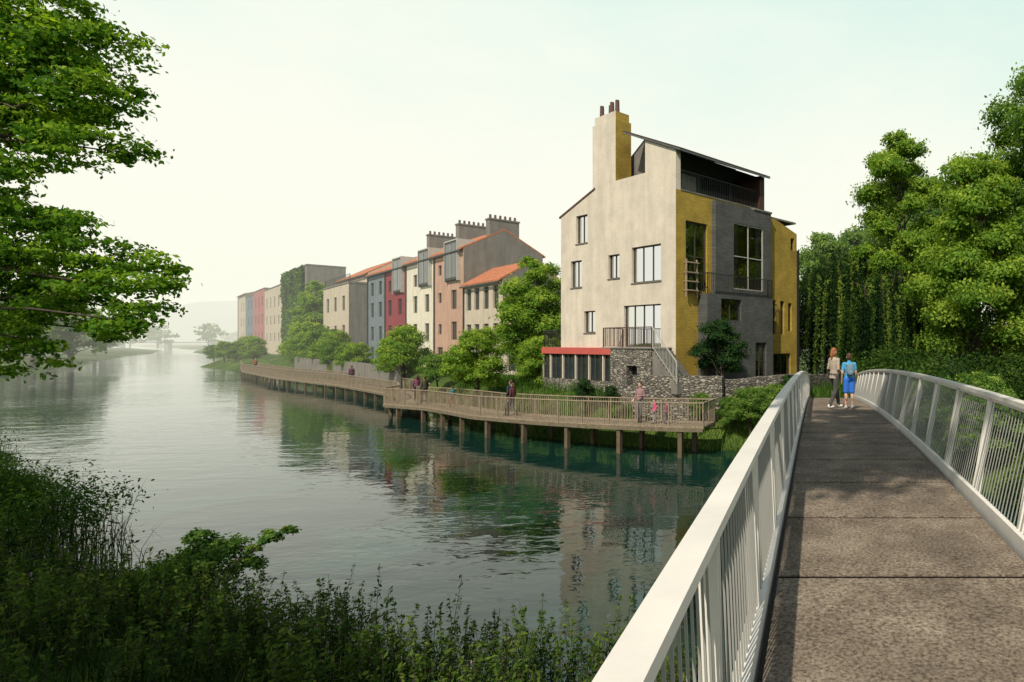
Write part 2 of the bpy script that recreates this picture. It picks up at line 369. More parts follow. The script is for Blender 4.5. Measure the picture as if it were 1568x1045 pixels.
bper('pedestrian', -26.3, 40.0, math.radians(40), 1.70, cloth('dusk', (.16, .05, .10)), cloth('black3', (.03, .03, .04)), brownh, M['dark'], .2, longhair=True, vox=.02)
bper('child', -20.9, 34.9, math.radians(60), 1.2, cloth('teal', (.05, .16, .18)), cloth('rust', (.20, .07, .03)), brownh, M['dark'], .15, vox=.02)
bper('pedestrian', -43.0, 56.2, math.radians(50), 1.72, cloth('plum', (.10, .03, .07)), cloth('black4', (.03, .03, .04)), brownh, M['dark'], .2, vox=.025)
bper('pedestrian', -74.8, 81.0, math.radians(230), 1.75, cloth('brick', (.25, .07, .05)), cloth('black5', (.03, .03, .04)), brownh, M['dark'], .2, vox=.025)

# ------------------------------------------------------------------ bridge
bd = B('footbridge', (0, 0, 3))
XL, XR = -.265, 1.54
ys = np.arange(-2.75, 34, 1.4)
for i in range(len(ys)-1):
    y0, y1 = ys[i]+.03, ys[i+1]-.03
    n = 4
    for k in range(n):
        a, c = y0+(y1-y0)*k/n, y0+(y1-y0)*(k+1)/n
        za, zc = deck_z(a), deck_z(c)
        bd.hexa('deck_panels', 'deck', [V((XL, a, za-.1)), V((XR, a, za-.1)), V((XR, c, zc-.1)), V((XL, c, zc-.1))],
                [V((XL, a, za)), V((XR, a, za)), V((XR, c, zc)), V((XL, c, zc))])
    zj = deck_z(ys[i])
    bd.hexa('deck_joints', 'joint', [V((XL, ys[i]-.029, zj-.09)), V((XR, ys[i]-.029, zj-.09)), V((XR, ys[i]+.029, zj-.09)), V((XL, ys[i]+.029, zj-.09))],
            [V((XL, ys[i]-.029, zj-.012)), V((XR, ys[i]-.029, zj-.012)), V((XR, ys[i]+.029, zj-.012)), V((XL, ys[i]+.029, zj-.012))])
fine = np.arange(-2.75, 33.6, .35)
def strip(part, m, x, dz, w, h):
    for i in range(len(fine)-1):
        a, c = fine[i], fine[i+1]
        za, zc = deck_z(a)+dz, deck_z(c)+dz
        bd.hexa(part, m, [V((x-w/2, a, za)), V((x+w/2, a, za)), V((x+w/2, c, zc)), V((x-w/2, c, zc))],
                [V((x-w/2, a, za+h)), V((x+w/2, a, za+h)), V((x+w/2, c, zc+h)), V((x-w/2, c, zc+h))])
m_, nt, out = newmat('deck_concrete')
p = N(nt, 'ShaderNodeBsdfPrincipled'); p.inputs['Roughness'].default_value = .9; p.inputs['Specular IOR Level'].default_value = .2
tc = N(nt, 'ShaderNodeTexCoord')
n1 = N(nt, 'ShaderNodeTexNoise'); n1.inputs['Scale'].default_value = 1.6; n1.inputs['Detail'].default_value = 10; n1.inputs['Roughness'].default_value = .72
n2 = N(nt, 'ShaderNodeTexNoise'); n2.inputs['Scale'].default_value = 42; n2.inputs['Detail'].default_value = 4; n2.inputs['Roughness'].default_value = .7
nt.links.new(tc.outputs['Object'], n1.inputs['Vector']); nt.links.new(tc.outputs['Object'], n2.inputs['Vector'])
r1 = ramp(nt, [(.3, (.115, .09, .070)), (.5, (.20, .16, .125)), (.72, (.34, .285, .225))]); nt.links.new(n1.outputs['Fac'], r1.inputs[0])
r2 = ramp(nt, [(.36, (.35, .33, .31)), (.52, (.95, .95, .95)), (.68, (1.45, 1.45, 1.4))]); nt.links.new(n2.outputs['Fac'], r2.inputs[0])
mx = N(nt, 'ShaderNodeMix', data_type='RGBA', blend_type='MULTIPLY'); mx.inputs[0].default_value = 1
nt.links.new(r1.outputs[0], mx.inputs[6]); nt.links.new(r2.outputs[0], mx.inputs[7]); nt.links.new(mx.outputs[2], p.inputs['Base Color'])
bp = N(nt, 'ShaderNodeBump'); bp.inputs['Strength'].default_value = .9; bp.inputs['Distance'].default_value = .012
nt.links.new(n2.outputs['Fac'], bp.inputs['Height']); nt.links.new(bp.outputs[0], p.inputs['Normal']); nt.links.new(p.outputs[0], out.inputs[0])
M['deck'] = m_
rails = ((-.335, -.385, -1, 1.035), (1.63, 1.86, 1, 1.09))
for bx, tx, sg, RH in rails:
    strip('kerb_plate', 'white', bx+sg*-.0, -.16, .05, .26)
    strip('edge_flange', 'white', bx+sg*.055, -.03, .06, .03)
    strip('handrail', 'white', tx, RH-.045, .10, .045)
    strip('handrail_web', 'white', tx-sg*.0, RH-.085, .03, .04)
    py = -2.1
    while py < 33.3:
        z = deck_z(py)
        for dy in (-.022, .022):
            bd.bar('posts', 'white', (bx+sg*.03, py+dy, z-.1), (tx, py+dy, z+RH-.05), .075, .014, side=(1, 0, 0))
        py += 1.42
    by = -2.4
    while by < 33.3:
        z = deck_z(by)
        bd.bar('balusters', 'steel', (bx+sg*.01, by, z+.06), (tx, by, z+RH-.05), .009, .009, side=(1, 0, 0))
        by += .085
strip('girder', 'dark', XL+.25, -.55, .15, .42); strip('girder', 'dark', XR-.25, -.55, .15, .42)
strip('edge_channel', 'dark', XL-.03, -.14, .05, .02); strip('edge_channel', 'dark', XR+.035, -.14, .06, .02)
bd.finish()

# ------------------------------------------------------------------ main building
C0 = (-6.94, 30.0)
FL = Frame(C0, L_DIR, -R_DIR)
FR = Frame(C0, R_DIR, -L_DIR)
mb = B('riverside_house', (-6.94, 30, 2))
holesL = [(7.67, 10.42, 8.82, 12.04), (8.25, 7.9, 9.37, 9.46), (4.63, 8.2, 5.65, 9.5), (1.15, 7.84, 3.55, 9.72), (6.9, 5.26, 8.0, 6.5), (1.15, 4.47, 4.25, 6.67)]
wall(mb, 'river_wall', 'plaster', FL, [(0, 1.5), (0, 14.25), (2.42, 15.2), (2.42, 13.5), (4.98, 13.5), (4.98, 13.3), (7.15, 13.3), (7.4, 13.3), (10.44, 12.2), (10.44, 1.5)], holesL)
for i, (a, z0, c, z1) in enumerate(holesL):
    window(mb, FL, a, z0, c, z1, nu=(2, 2, 2, 3, 2, 4)[i], nz=1, room=.9)
    if i != 5: mb.box('sills', 'grey', FL, a-.05, c+.05, z0-.05, z0-.002, -.1, .05)
holesR = [(.63, 7.35, 2.08, 10.85), (7.15, 5.2, 7.55, 7.2), (7.9, 5.2, 8.3, 7.2), (8.65, 5.4, 9.0, 7.1), (8.9, 10.35, 9.25, 11.1), (7.3, 2.75, 8.9, 4.05)]
wall(mb, 'garden_wall_face', 'ybrick', FR, [(.3, 1.5), (.3, 12.3), (6.4, 12.3), (6.4, 12.1), (7.17, 12.1), (9.48, 11.4), (9.48, 1.5)], holesR)
wall(mb, 'corner_return', 'ybrick', FR, [(0, 1.5), (0, 12.3), (.298, 12.3), (.298, 1.5)])
wall(mb, 'corner_pier', 'plaster', FR, [(0, 12.3), (0, 14.25), (.3, 14.25), (.3, 12.3)])
mb.box('corner_pier_core', 'plaster', FR, .01, .3, 12.25, 14.2, -.3, -.003)
for i, (a, z0, c, z1) in enumerate(holesR):
    window(mb, FR, a, z0, c, z1, nu=(2, 1, 1, 1, 1, 2)[i], nz=(2, 1, 1, 1, 1, 1)[i], room=.7, curtain=i == 0)
mb.quad('back_wall', 'ybrick', FL.P(10.44, 1.5, 0), FL.P(10.44, 12.2, 0), FL.P(10.44, 12.2, -9.48), FL.P(10.44, 1.5, -9.48))
mb.quad('rear_wall', 'grey', FR.P(9.48, 1.5, 0), FR.P(9.48, 11.4, 0), FR.P(9.48, 11.4, -10.4), FR.P(9.48, 1.5, -10.4))
mb.quad('roof_terrace_floor', 'grey', FR.P(0.02, 12.0, -.02), FR.P(6.4, 12.0, -.02), FR.P(6.4, 12.0, -4), FR.P(.02, 12.0, -4))
mb.box('terrace_back_wall', 'slate', FR, .03, 6.4, 12.0, 15.1, -2.4, -2.2)
mb.quad('terrace_end', 'slate', FR.P(6.4, 12, -.1), FR.P(6.4, 14.2, -.1), FR.P(6.4, 15.1, -2.3), FR.P(6.4, 12, -2.3))
mb.box('terrace_screen', 'framew', FR, 1.2, 3.2, 12.2, 13.9, -2.19, -2.16)
mb.box('terrace_glazing', 'paned', FR, 3.6, 5.8, 12.2, 14.1, -2.19, -2.16)
mb.box('end_screen', 'brown', FR, 6.05, 6.45, 11.4, 14.25, -2.4, .05)
mb.box('parapet_cap', 'grey', FR, .31, 6.04, 12.3, 12.36, -.28, .03)
railing(mb, 'terrace_railing', 'dark', [FR.P(.35, 12.36, -.12), FR.P(5.9, 12.36, -.12)], 1.0, .13, .018, .05)
def roofslab(u0, z0, u1, z1, d0, d1, m, th=.12):
    b4 = [FL.P(u0, z0, -d0), FL.P(u1, z1, -d0), FL.P(u1, z1, -d1), FL.P(u0, z0, -d1)]
    mb.hexa('roof', m, b4, [p+V((0, 0, th)) for p in b4])
roofslab(-.45, 14.10, 4.1, 15.87, -.12, 6.5, 'slate', .10)
roofslab(-.46, 14.205, 4.1, 15.975, -.14, 6.52, 'dtile', .045)
roofslab(4.1, 15.87, 7.15, 14.0, 1.3, 6.5, 'dark', .14)
roofslab(6.9, 13.32, 10.6, 12.12, -.04, 9.5, 'dtile', .1)
roofslab(0, 12.0, 10.4, 11.9, 6.5, 9.4, 'grey', .1)
mb.quad('loggia_back', 'grey', FL.P(2.0, 13.4, -1.3), FL.P(7.1, 13.4, -1.3), FL.P(7.1, 14.05, -1.3), FL.P(4.1, 15.85, -1.3), FL.P(2.0, 15.05, -1.3))
mb.box('loggia_opening', 'dark', FL, 2.45, 3.9, 13.5, 14.75, -1.29, -1.25)
mb.quad('loggia_side', 'plaster', FL.P(2.42, 13.5, -.01), FL.P(2.42, 15.1, -.01), FL.P(2.42, 15.1, -1.3), FL.P(2.42, 13.5, -1.3))
mb.quad('loggia_floor', 'grey', FL.P(2.4, 13.499, 0), FL.P(7.1, 13.499, 0), FL.P(7.1, 13.499, -1.3), FL.P(2.4, 13.499, -1.3))
def chim(u0, u1, z0, z1, o0, o1):
    P = FL.P
    mb.quad('chimney', 'plaster', P(u0, z0, o1), P(u1, z0, o1), P(u1, z1, o1), P(u0, z1, o1))
    mb.quad('chimney', 'plaster', P(u1, z0, o1), P(u1, z1, o1), P(u1, z1, o0), P(u1, z0, o0))
    mb.quad('chimney', 'plaster', P(u0, z0, o0), P(u1, z0, o0), P(u1, z1, o0), P(u0, z1, o0))
    mb.quad('chimney_brick_side', 'ybrick', P(u0, z0, o1), P(u0, z1, o1), P(u0, z1, o0), P(u0, z0, o0))
    mb.quad('chimney', 'plaster', P(u0, z1, o0), P(u1, z1, o0), P(u1, z1, o1), P(u0, z1, o1))
chim(4.98, 7.15, 13.3, 16.9, -1.0, 0)
chim(5.06, 7.02, 16.9, 17.35, -.92, -.06)
for u in (5.3, 5.78, 6.26, 6.74):
    c = FL.P(u, 0, -.45+.12*(1 if int(u*10) % 2 else -1)); mb.cyl('chimney_pots', 'pot', c, .13, 17.3, 18.05, 12, .11)
def gbox(k0, k1, z0, z1, p, holes, nm):
    wall(mb, nm, 'gbrick', FR, [(k0, z0), (k0, z1), (k1, z1), (k1, z0)], holes, out=p)
    for k in (k0, k1): mb.quad(nm+'_sides', 'gbrick', FR.P(k, z0, 0), FR.P(k, z1, 0), FR.P(k, z1, p), FR.P(k, z0, p))
    mb.quad(nm+'_top', 'gbrick', FR.P(k0, z1, 0), FR.P(k1, z1, 0), FR.P(k1, z1, p), FR.P(k0, z1, p))
h1 = (3.7, 7.6, 6.1, 11.2)
gbox(2.4, 6.75, 7.2, 12.15, .3, [h1], 'upper_bay')
window(mb, FR, *h1, out=.3, nu=2, nz=2, fm='framew', room=.5, reveal=.12, fw=.06)
mb.box('bay_coping', 'grey', FR, 5.3, 6.8, 12.15, 12.25, -.1, .35)
h2 = (2.4, 5.85, 3.9, 7.0); h3 = (5.0, 2.65, 5.9, 4.7)
gbox(1.45, 6.45, 1.5, 7.2, .7, [h2, h3], 'lower_bay')
window(mb, FR, *h2, out=.7, nu=2, nz=1, room=.6); window(mb, FR, *h3, out=.7, nu=2, nz=2, room=.6, curtain=False)
railing(mb, 'bay_railing', 'dark', [FR.P(1.5, 7.2, .05), FR.P(1.5, 7.2, .66), FR.P(6.4, 7.2, .66), FR.P(6.4, 7.2, .33)], 1.05, .13, .016, .04)
for z in (7.3, 7.75, 8.2, 8.7): mb.box('timber_shelf', 'wood', FR, .5, 1.25, z, z+.06, .01, .3)
for k in (.5, 1.19): mb.box('timber_shelf_posts', 'wood', FR, k, k+.06, 7.0, 8.9, .12, .2)
mb.box('downpipe', 'dark', FR, 9.49, 9.72, 1.6, 10.4, -.3, 0.02)
wall(mb, 'podium_plinth', 'rubble', FL, [(3.7, 1.2), (3.7, 2.6), (12.0, 2.6), (12.0, 1.2)], out=.3)
mb.box('red_beam', 'red', FL, 4.0, 12.05, 4.05, 4.42, -.1, .34)
u = 4.4
while u < 11.9:
    mb.box('podium_mullions', 'plaster', FL, u, u+.09, 2.6, 4.05, .1, .26); u += 1.35
u = 4.7
while u < 11.9:
    mb.box('podium_mullions_thin', 'frame', FL, u, u+.05, 2.6, 4.05, .12, .22); u += .45
mb.quad('podium_glass', 'paned', FL.P(4.0, 2.6, .15), FL.P(12, 2.6, .15), FL.P(12, 4.05, .15), FL.P(4.0, 4.05, .15))
mb.quad('podium_side', 'plaster', FL.P(12, 1.5, .29), FL.P(12, 4.05, .29), FL.P(12, 4.05, -5), FL.P(12, 1.5, -5))
mb.box('podium_roof', 'grey', FL, 10.45, 12.04, 4.3, 4.44, -5, -.11)
railing(mb, 'podium_railing', 'dark', [FL.P(10.5, 4.44, .2), FL.P(11.95, 4.44, .2), FL.P(11.95, 4.44, -4.8)], 1.0, .12, .016, .04)
hb = (1.4, 2.55, 2.25, 3.55)
wall(mb, 'bastion_wall', 'rubble', FL, [(.33, .9), (.33, 4.4), (3.62, 4.4), (3.62, .9)], [hb], out=1.25, reveal=.4)
mb.quad('bastion_window', 'paned', FL.P(1.4, 2.55, .86), FL.P(2.25, 2.55, .86), FL.P(2.25, 3.55, .86), FL.P(1.4, 3.55, .86))
for u in (.33, 3.62): mb.quad('bastion_sides', 'rubble', FL.P(u, .9, 1.25), FL.P(u, 4.4, 1.25), FL.P(u, 4.4, 0.01), FL.P(u, .9, 0.01))
mb.box('balcony_slab', 'grey', FL, .28, 4.35, 4.4, 4.46, .01, 1.3)
railing(mb, 'balcony_railing', 'brown', [FL.P(4.3, 4.46, .05), FL.P(4.3, 4.46, 1.2), FL.P(.35, 4.46, 1.2)], 1.0, .12, .018, .05)
for i in range(9):
    mb.box('steps', 'grey', FL, .27-.2*(i+1), .27-.2*i-.002, 2.3, 4.28-.18*i, .1, 1.2)
railing(mb, 'stair_railing', 'framew', [FL.P(.25, 4.42, 1.2), FL.P(-1.5, 2.8, 1.2)], 1.0, .14, .016, .04)
mb.finish()

gw = B('stone_garden_wall', (-5, 28.6, 1))
def wseg(b, p, q, z0, z1a, z1b, th=.4, part='wall', m='rubble'):
    p = V((*p, 0)); q = V((*q, 0)); d = (q-p).normalized(); n = V((-d.y, d.x, 0))*th/2
    L = (q-p).length; k = max(1, int(L/.35))
    zs = [z1a+(z1b-z1a)*i/k+random.uniform(-.03, .03) for i in range(k+1)]
    for i in range(k):
        a = p+d*L*i/k; c = p+d*L*(i+1)/k
        b.hexa(part, m, [a-n+V((0, 0, z0)), c-n+V((0, 0, z0)), c+n+V((0, 0, z0)), a+n+V((0, 0, z0))],
               [a-n+V((0, 0, zs[i])), c-n+V((0, 0, zs[i+1])), c+n+V((0, 0, zs[i+1])), a+n+V((0, 0, zs[i]))])
wseg(gw, (-8.6, 28.75), (-4.35, 28.35), .6, 3.15, 3.12)
wseg(gw, (-4.3, 28.6), (-1.7, 30.2), .6, 2.95, 3.1)
wseg(gw, (-1.68, 30.25), (-.7, 34), .6, 3.1, 3.0)
wseg(gw, (-.7, 34.1), (1.0, 38), .6, 2.9, 2.7)
gw.add('garden_ground', 'soil', [V((-8.4, 28.8, 2.62)), V((-4.3, 28.5, 2.62)), V((-1.75, 30.3, 2.62)), V((-.8, 34, 2.62)), V((.5, 38, 2.62)), V((-1, 40, 2.62)), V((-8, 31, 2.62))], [(0, 1, 2, 3, 4, 5, 6)])
gw.finish()

# ------------------------------------------------------------------ terrace of houses
P0 = V((-28.4, 55, 0)); D = V((-.749, .663, 0)).normalized(); BK = V((.663, .749, 0)).normalized()
def house(name, t0, t1, ze, ridge, wm, rm='tile', cols=(), rows=((2.3, 4.1), (5.0, 6.9), (8.2, 10.2)), proj=0, depth=8, dormers=(), chim=None, sidem='grey', z0=1.3, ww=1.5, flat=False, extra=()):
    o = P0+D*t0-BK*proj; W = t1-t0-.01
    b = B(name, (o.x, o.y, 2)); F = Frame(o, D, -BK)
    holes = list(extra)
    for c in cols:
        for (a, z) in rows:
            if z < ze-.3: holes.append((c-ww/2, a, c+ww/2, z))
    holes2 = [h for h in holes if not any(h[2] > d0 and h[0] < d1 and h[3] > dz0 for d0, d1, dz0, dz1 in dormers)]
    wall(b, 'front_wall', wm, F, [(0, z0), (0, ze), (W, ze), (W, z0)], holes2, reveal=.22)
    for h in holes2: window(b, F, *h, reveal=.22, nu=2 if h[2]-h[0] > 1 else 1, nz=1, clear=False, fw=.09)
    mid = -depth/2
    for u, mm in ((0, sidem), (W, wm)):
        pts = [F.P(u, z0, 0), F.P(u, ze, 0), F.P(u, ridge, mid), F.P(u, ze, -depth), F.P(u, z0, -depth)] if not flat else [F.P(u, z0, 0), F.P(u, ze, 0), F.P(u, ze, -depth), F.P(u, z0, -depth)]
        b.quad('gable_walls', mm, *pts)
    b.quad('rear_wall', wm, F.P(0, z0, -depth), F.P(W, z0, -depth), F.P(W, ze, -depth), F.P(0, ze, -depth))
    if flat:
        b.box('roof', 'grey', F, -.05, W+.05, ze, ze+.25, -depth-.05, .08)
    else:
        sl = (ridge-ze)/(depth/2); ov = .3
        for sgn in (1, -1):
            e = ov if sgn > 0 else -depth-ov
            b4 = [F.P(0, ze-sl*ov+.02, e), F.P(W, ze-sl*ov+.02, e), F.P(W, ridge+.02, mid), F.P(0, ridge+.02, mid)]
            b.hexa('roof', rm, b4, [p+V((0, 0, .16)) for p in b4])
        b.box('gutter', 'dark', F, 0.01, W-.01, ze-.16-sl*ov, ze-.02-sl*ov, ov, ov+.14)
        b.box('downpipe', 'dark', F, W-.2, W-.08, z0, ze-.3, .02, .14)
    for (d0, d1, dz0, dz1) in dormers:
        b.box('dormer_box', 'dark', F, d0, d1, dz0, dz1, -2.5, .3)
        b.quad('dormer_glass', 'paned', F.P(d0+.25, dz0+.25, .31), F.P(d1-.25, dz0+.25, .31), F.P(d1-.25, dz1-.25, .31), F.P(d0+.25, dz1-.25, .31))
        b.box('dormer_surround', 'framew', F, d0-.12, d0-.004, dz0-.12, dz1+.12, -2.4, .36); b.box('dormer_surround', 'framew', F, d1+.004, d1+.12, dz0-.12, dz1+.12, -2.4, .36)
        b.box('dormer_surround', 'framew', F, d0-.11, d1+.11, dz1+.004, dz1+.13, -2.4, .35)
        b.box('dormer_mullion', 'framew', F, (d0+d1)/2-.05, (d0+d1)/2+.05, dz0+.25, dz1-.25, .315, .36)
    if chim is not None:
        u, zt = chim
        b.box('chimney_stack', 'grey', F, u-.5, u+.5, ridge-2, zt, mid-1.5, mid+1.5); b.box('chimney_cap', 'grey', F, u-.58, u+.58, zt, zt+.15, mid-1.58, mid+1.58)
        for j in range(6):
            c = F.P(u, 0, mid-1.25+.5*j); b.cyl('chimney_pots', 'pot', c, .13, zt+.15, zt+.6, 10, .11)
    b.finish()
house('cream_house', 0, 9.7, 10.5, 12.3, 'cream', cols=(1.6, 3.9, 6.2, 8.3), rows=((2.3, 4.2), (5.0, 6.5), (7.9, 10.0)), depth=5.5, ww=1.25)
house('pink_house', 9.72, 18.66, 14.3, 16.6, 'pink', cols=(2.8,), dormers=((1.0, 4.6, 11.2, 15.2),), chim=(.6, 17.6), ww=1.6, extra=((6.6, 5.6, 7.6, 6.7), (6.6, 9, 7.6, 10.1), (6.6, 12, 7.6, 13.1), (6.2, 2.2, 8, 4.2)))
house('white_house', 18.68, 29.0, 14.3, 16.6, 'whiter', cols=(2.5, 6.8), dormers=((.9, 4.5, 11.2, 15.2),), chim=(.6, 18.2), extra=((6.1, 11.3, 7.5, 12.7),))
house('crimson_house', 29.02, 38.2, 14.2, 16.5, 'crimson', cols=(2.6, 7), dormers=((.9, 4.5, 11.0, 15.2),), chim=(.6, 18.2), extra=((6.4, 11.3, 7.6, 12.7),))
house('blue_house', 38.22, 47.0, 14.2, 16.5, 'blue', cols=(2.4, 6.5), rows=((2.3, 4.1), (5.0, 6.9), (8.2, 10.2), (11.2, 13)))
house('tiled_house', 47.02, 66.0, 14.6, 17.0, 'cream', cols=(3, 8, 13), sidem='cream')
house('arcade_house', 47.0, 63.8, 13.0, 13, 'cream', cols=(3.2, 8.4, 13.6), rows=((5.2, 7.2), (9.3, 11.4)), proj=2.2, depth=6, flat=True, ww=1.7)
a = B('arcade', (0, 0, 0)); Fa = Frame(P0+D*47-BK*2.2, D, -BK)
a.box('arcade_beam', 'red', Fa, .2, 16.5, 4.15, 4.5, .01, .9)
for i in range(8): a.box('arcade_posts', 'red', Fa, .3+2.2*i, .55+2.2*i, 1.5, 4.15, .6, .85)
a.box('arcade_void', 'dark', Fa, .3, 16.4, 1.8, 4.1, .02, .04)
a.finish()
b = B('roof_terrace', (0, 0, 0))
railing(b, 'railing', 'dark', [Fa.P(.3, 13.25, -.2), Fa.P(16.4, 13.25, -.2)], 1.1, .6, .03, .06); b.finish()
house('ivy_house', 92, 121, 19.5, 19.5, 'grey', cols=(4, 10, 16, 22), rows=((5, 7), (9, 11), (13, 16)), depth=6, flat=True, sidem='grey')
house('stone_house', 121.1, 147, 17.6, 17.6, 'cream', cols=(4, 10, 16, 22), rows=((5, 7), (9, 11), (13, 15.5)), depth=10, flat=True, sidem='cream')
house('rose_house', 147.1, 168, 18.3, 18.3, 'rose', cols=(4, 10, 16), rows=((5, 7.5), (9.5, 12), (14, 16.5)), depth=10, flat=True, sidem='rose')
house('slate_blue_house', 168.1, 185, 17.6, 17.6, 'blue', cols=(4, 10), rows=((5, 7.5), (9.5, 12), (14, 16.5)), depth=10, flat=True, sidem='blue')
house('grey_house', 185.1, 203, 19, 20.5, 'cream', cols=(4, 10), rows=((5, 7.5), (9.5, 12), (14, 16.5)), depth=10, sidem='grey')
b = B('lean_to', (-27, 54, 2)); Fl = Frame(P0-D*3.6, D, -BK)
wall(b, 'front', 'cream', Fl, [(0, 1.3), (0, 6.6), (3.5, 7.9), (3.5, 1.3)], [(.8, 2.2, 2.6, 4.6)]); window(b, Fl, .8, 2.2, 2.6, 4.6, clear=False)
b.quad('side', 'grey', Fl.P(0, 1.3, 0), Fl.P(0, 6.6, 0), Fl.P(0, 6.6, -5), Fl.P(0, 1.3, -5))
b4 = [Fl.P(-.3, 6.5, .3), Fl.P(3.5, 7.95, .3), Fl.P(3.5, 7.95, -5.1), Fl.P(-.3, 6.5, -5.1)]
b.hexa('roof', 'dtile', b4, [p+V((0, 0, .18)) for p in b4]); b.finish()
gw = B('garden_wall', (-40, 60, 2))
q0 = P0-BK*8; wseg(gw, (q0.x, q0.y), tuple((q0+D*46)[:2]), 1.0, 2.8, 2.8, .3, 'wall', 'grey'); gw.finish()

# ------------------------------------------------------------------ boardwalk
outer = [(-4.6, 24.62), (-5.3, 24.6), (-7.7, 25.4), (-10.3, 26.5), (-13, 27.9), (-17.4, 30.6), (-20, 33), (-22.9, 35.5), (-27.5, 38.3), (-27.9, 40.6), (-30.5, 44.2), (-36, 49), (-43.7, 55.5), (-61, 68), (-78, 82.5), (-92, 97)]
def resample(pts, step):
    pts = [V((p[0], p[1], 0)) for p in pts]; L = [0]
    for i in range(len(pts)-1): L.append(L[-1]+(pts[i+1]-pts[i]).length)
    n = int(L[-1]/step); res = []
    for k in range(n+1):
        s = L[-1]*k/n; i = max(j for j in range(len(L)) if L[j] <= s+1e-6); i = min(i, len(pts)-2)
        res.append(pts[i].lerp(pts[i+1], (s-L[i])/(L[i+1]-L[i])))
    return res
bw = B('boardwalk', (-15, 30, 1))
S = resample(outer, .5)
for it in range(2): S = [S[0]]+[(S[i-1]+S[i]*2+S[i+1])/4 for i in range(1, len(S)-1)]+[S[-1]]
T = [(S[min(i+2, len(S)-1)]-S[max(i-2, 0)]).normalized() for i in range(len(S))]
Nn = [V((t.y, -t.x, 0)) if V((t.y, -t.x, 0)).dot(V((.75, .66, 0))) > 0 else V((-t.y, t.x, 0)) for t in T]
WD = 1.8
Z = [V((0, 0, bwz(p.x))) for p in S]
I = [S[i]+Nn[i]*WD for i in range(len(S))]
for i in range(len(S)-1):
    z0, z1 = Z[i], Z[i+1]
    for k in range(3):
        f0, f1 = k/3+.01, (k+1)/3-.02
        a, c, e, g = S[i].lerp(S[i+1], f0)+z0, S[i].lerp(S[i+1], f1)+z0, I[i].lerp(I[i+1], f1)+z0, I[i].lerp(I[i+1], f0)+z0
        dn = V((0, 0, -.05)); bw.hexa('deck_boards', 'wood', [a+dn, c+dn, e+dn, g+dn], [a, c, e, g])
    bw.bar('fascia', 'wood2', S[i]+z0+V((0, 0, -.13)), S[i+1]+z1+V((0, 0, -.13)), .06, .16)
    bw.bar('joist', 'wood2', I[i]+z0+V((0, 0, -.15)), I[i+1]+z1+V((0, 0, -.15)), .06, .16)
    for side, off in ((S, .03), (I, -.03)):
        a = side[i]+Nn[i]*off+z0; c = side[i+1]+Nn[i+1]*off+z1
        bw.bar('handrail', 'wood', a+V((0, 0, .97)), c+V((0, 0, .97)), .08, .04)
        nb = 4 if side is S else 3
        for k in range(nb):
            p = a.lerp(c, k/nb)
            w_ = .05 if (k == 0 and i % 3 == 0) else .018
            bw.bar('rail_slats', 'wood', p+V((0, 0, -.1)), p+V((0, 0, .95)), w_, w_, side=Nn[i])
    if i % 6 == 2:
        bw.bar('piles', 'post', S[i]+Nn[i]*.12+V((0, 0, -1.5)), S[i]+Nn[i]*.12+z0+V((0, 0, -.07)), .18, .18, side=Nn[i])
        bw.bar('piles', 'post', I[i]-Nn[i]*.2+V((0, 0, -1.5)), I[i]-Nn[i]*.2+z0+V((0, 0, -.07)), .18, .18, side=Nn[i])
        bw.bar('cross_beams', 'post', S[i]+Nn[i]*.1+z0+V((0, 0, -.2)), I[i]+z0+V((0, 0, -.2)), .12, .16)
zz0 = Z[0]
bw.bar('handrail', 'wood', S[0]+zz0+V((0, 0, .97)), I[0]+Nn[0]*.6+zz0+V((0, 0, .97)), .08, .04)
for k in range(14): p = S[0].lerp(I[0], k/14)+zz0; bw.bar('rail_slats', 'wood', p+V((0, 0, -.1)), p+V((0, 0, .95)), .018, .018)
bw.finish()

# ------------------------------------------------------------------ terrain and water
north = [(200, -60), (60, -8), (26, 6), (14, 11), (7, 15), (4, 21), (2.5, 25.5), (-3, 25.9), (-9, 27.4), (-14, 29.8), (-20, 34.8), (-25, 39.5), (-26.5, 42), (-30, 46), (-44, 58), (-61, 71), (-78, 86), (-92, 99), (-106, 108), (-119, 118), (-124, 126), (-155, 160), (-188, 190), (-291, 291), (-420, 420), (-700, 660), (-1500, 1300)]
south = [(-1600, 1200), (-720, 590), (-430, 395), (-297, 273), (-200, 172), (-152, 125), (-110, 84), (-88, 66), (-62, 46), (-42, 30), (-25, 18.5), (-16.5, 13.5), (-12.5, 11.4), (-9.5, 10.2), (-7, 9.2), (-4.4, 8.5), (-3.0, 8.2), (-1.5, 7.2), (0, 6.5), (10, 0), (60, -30), (200, -90)]
poly = np.array(north+south, float); nn = len(north)
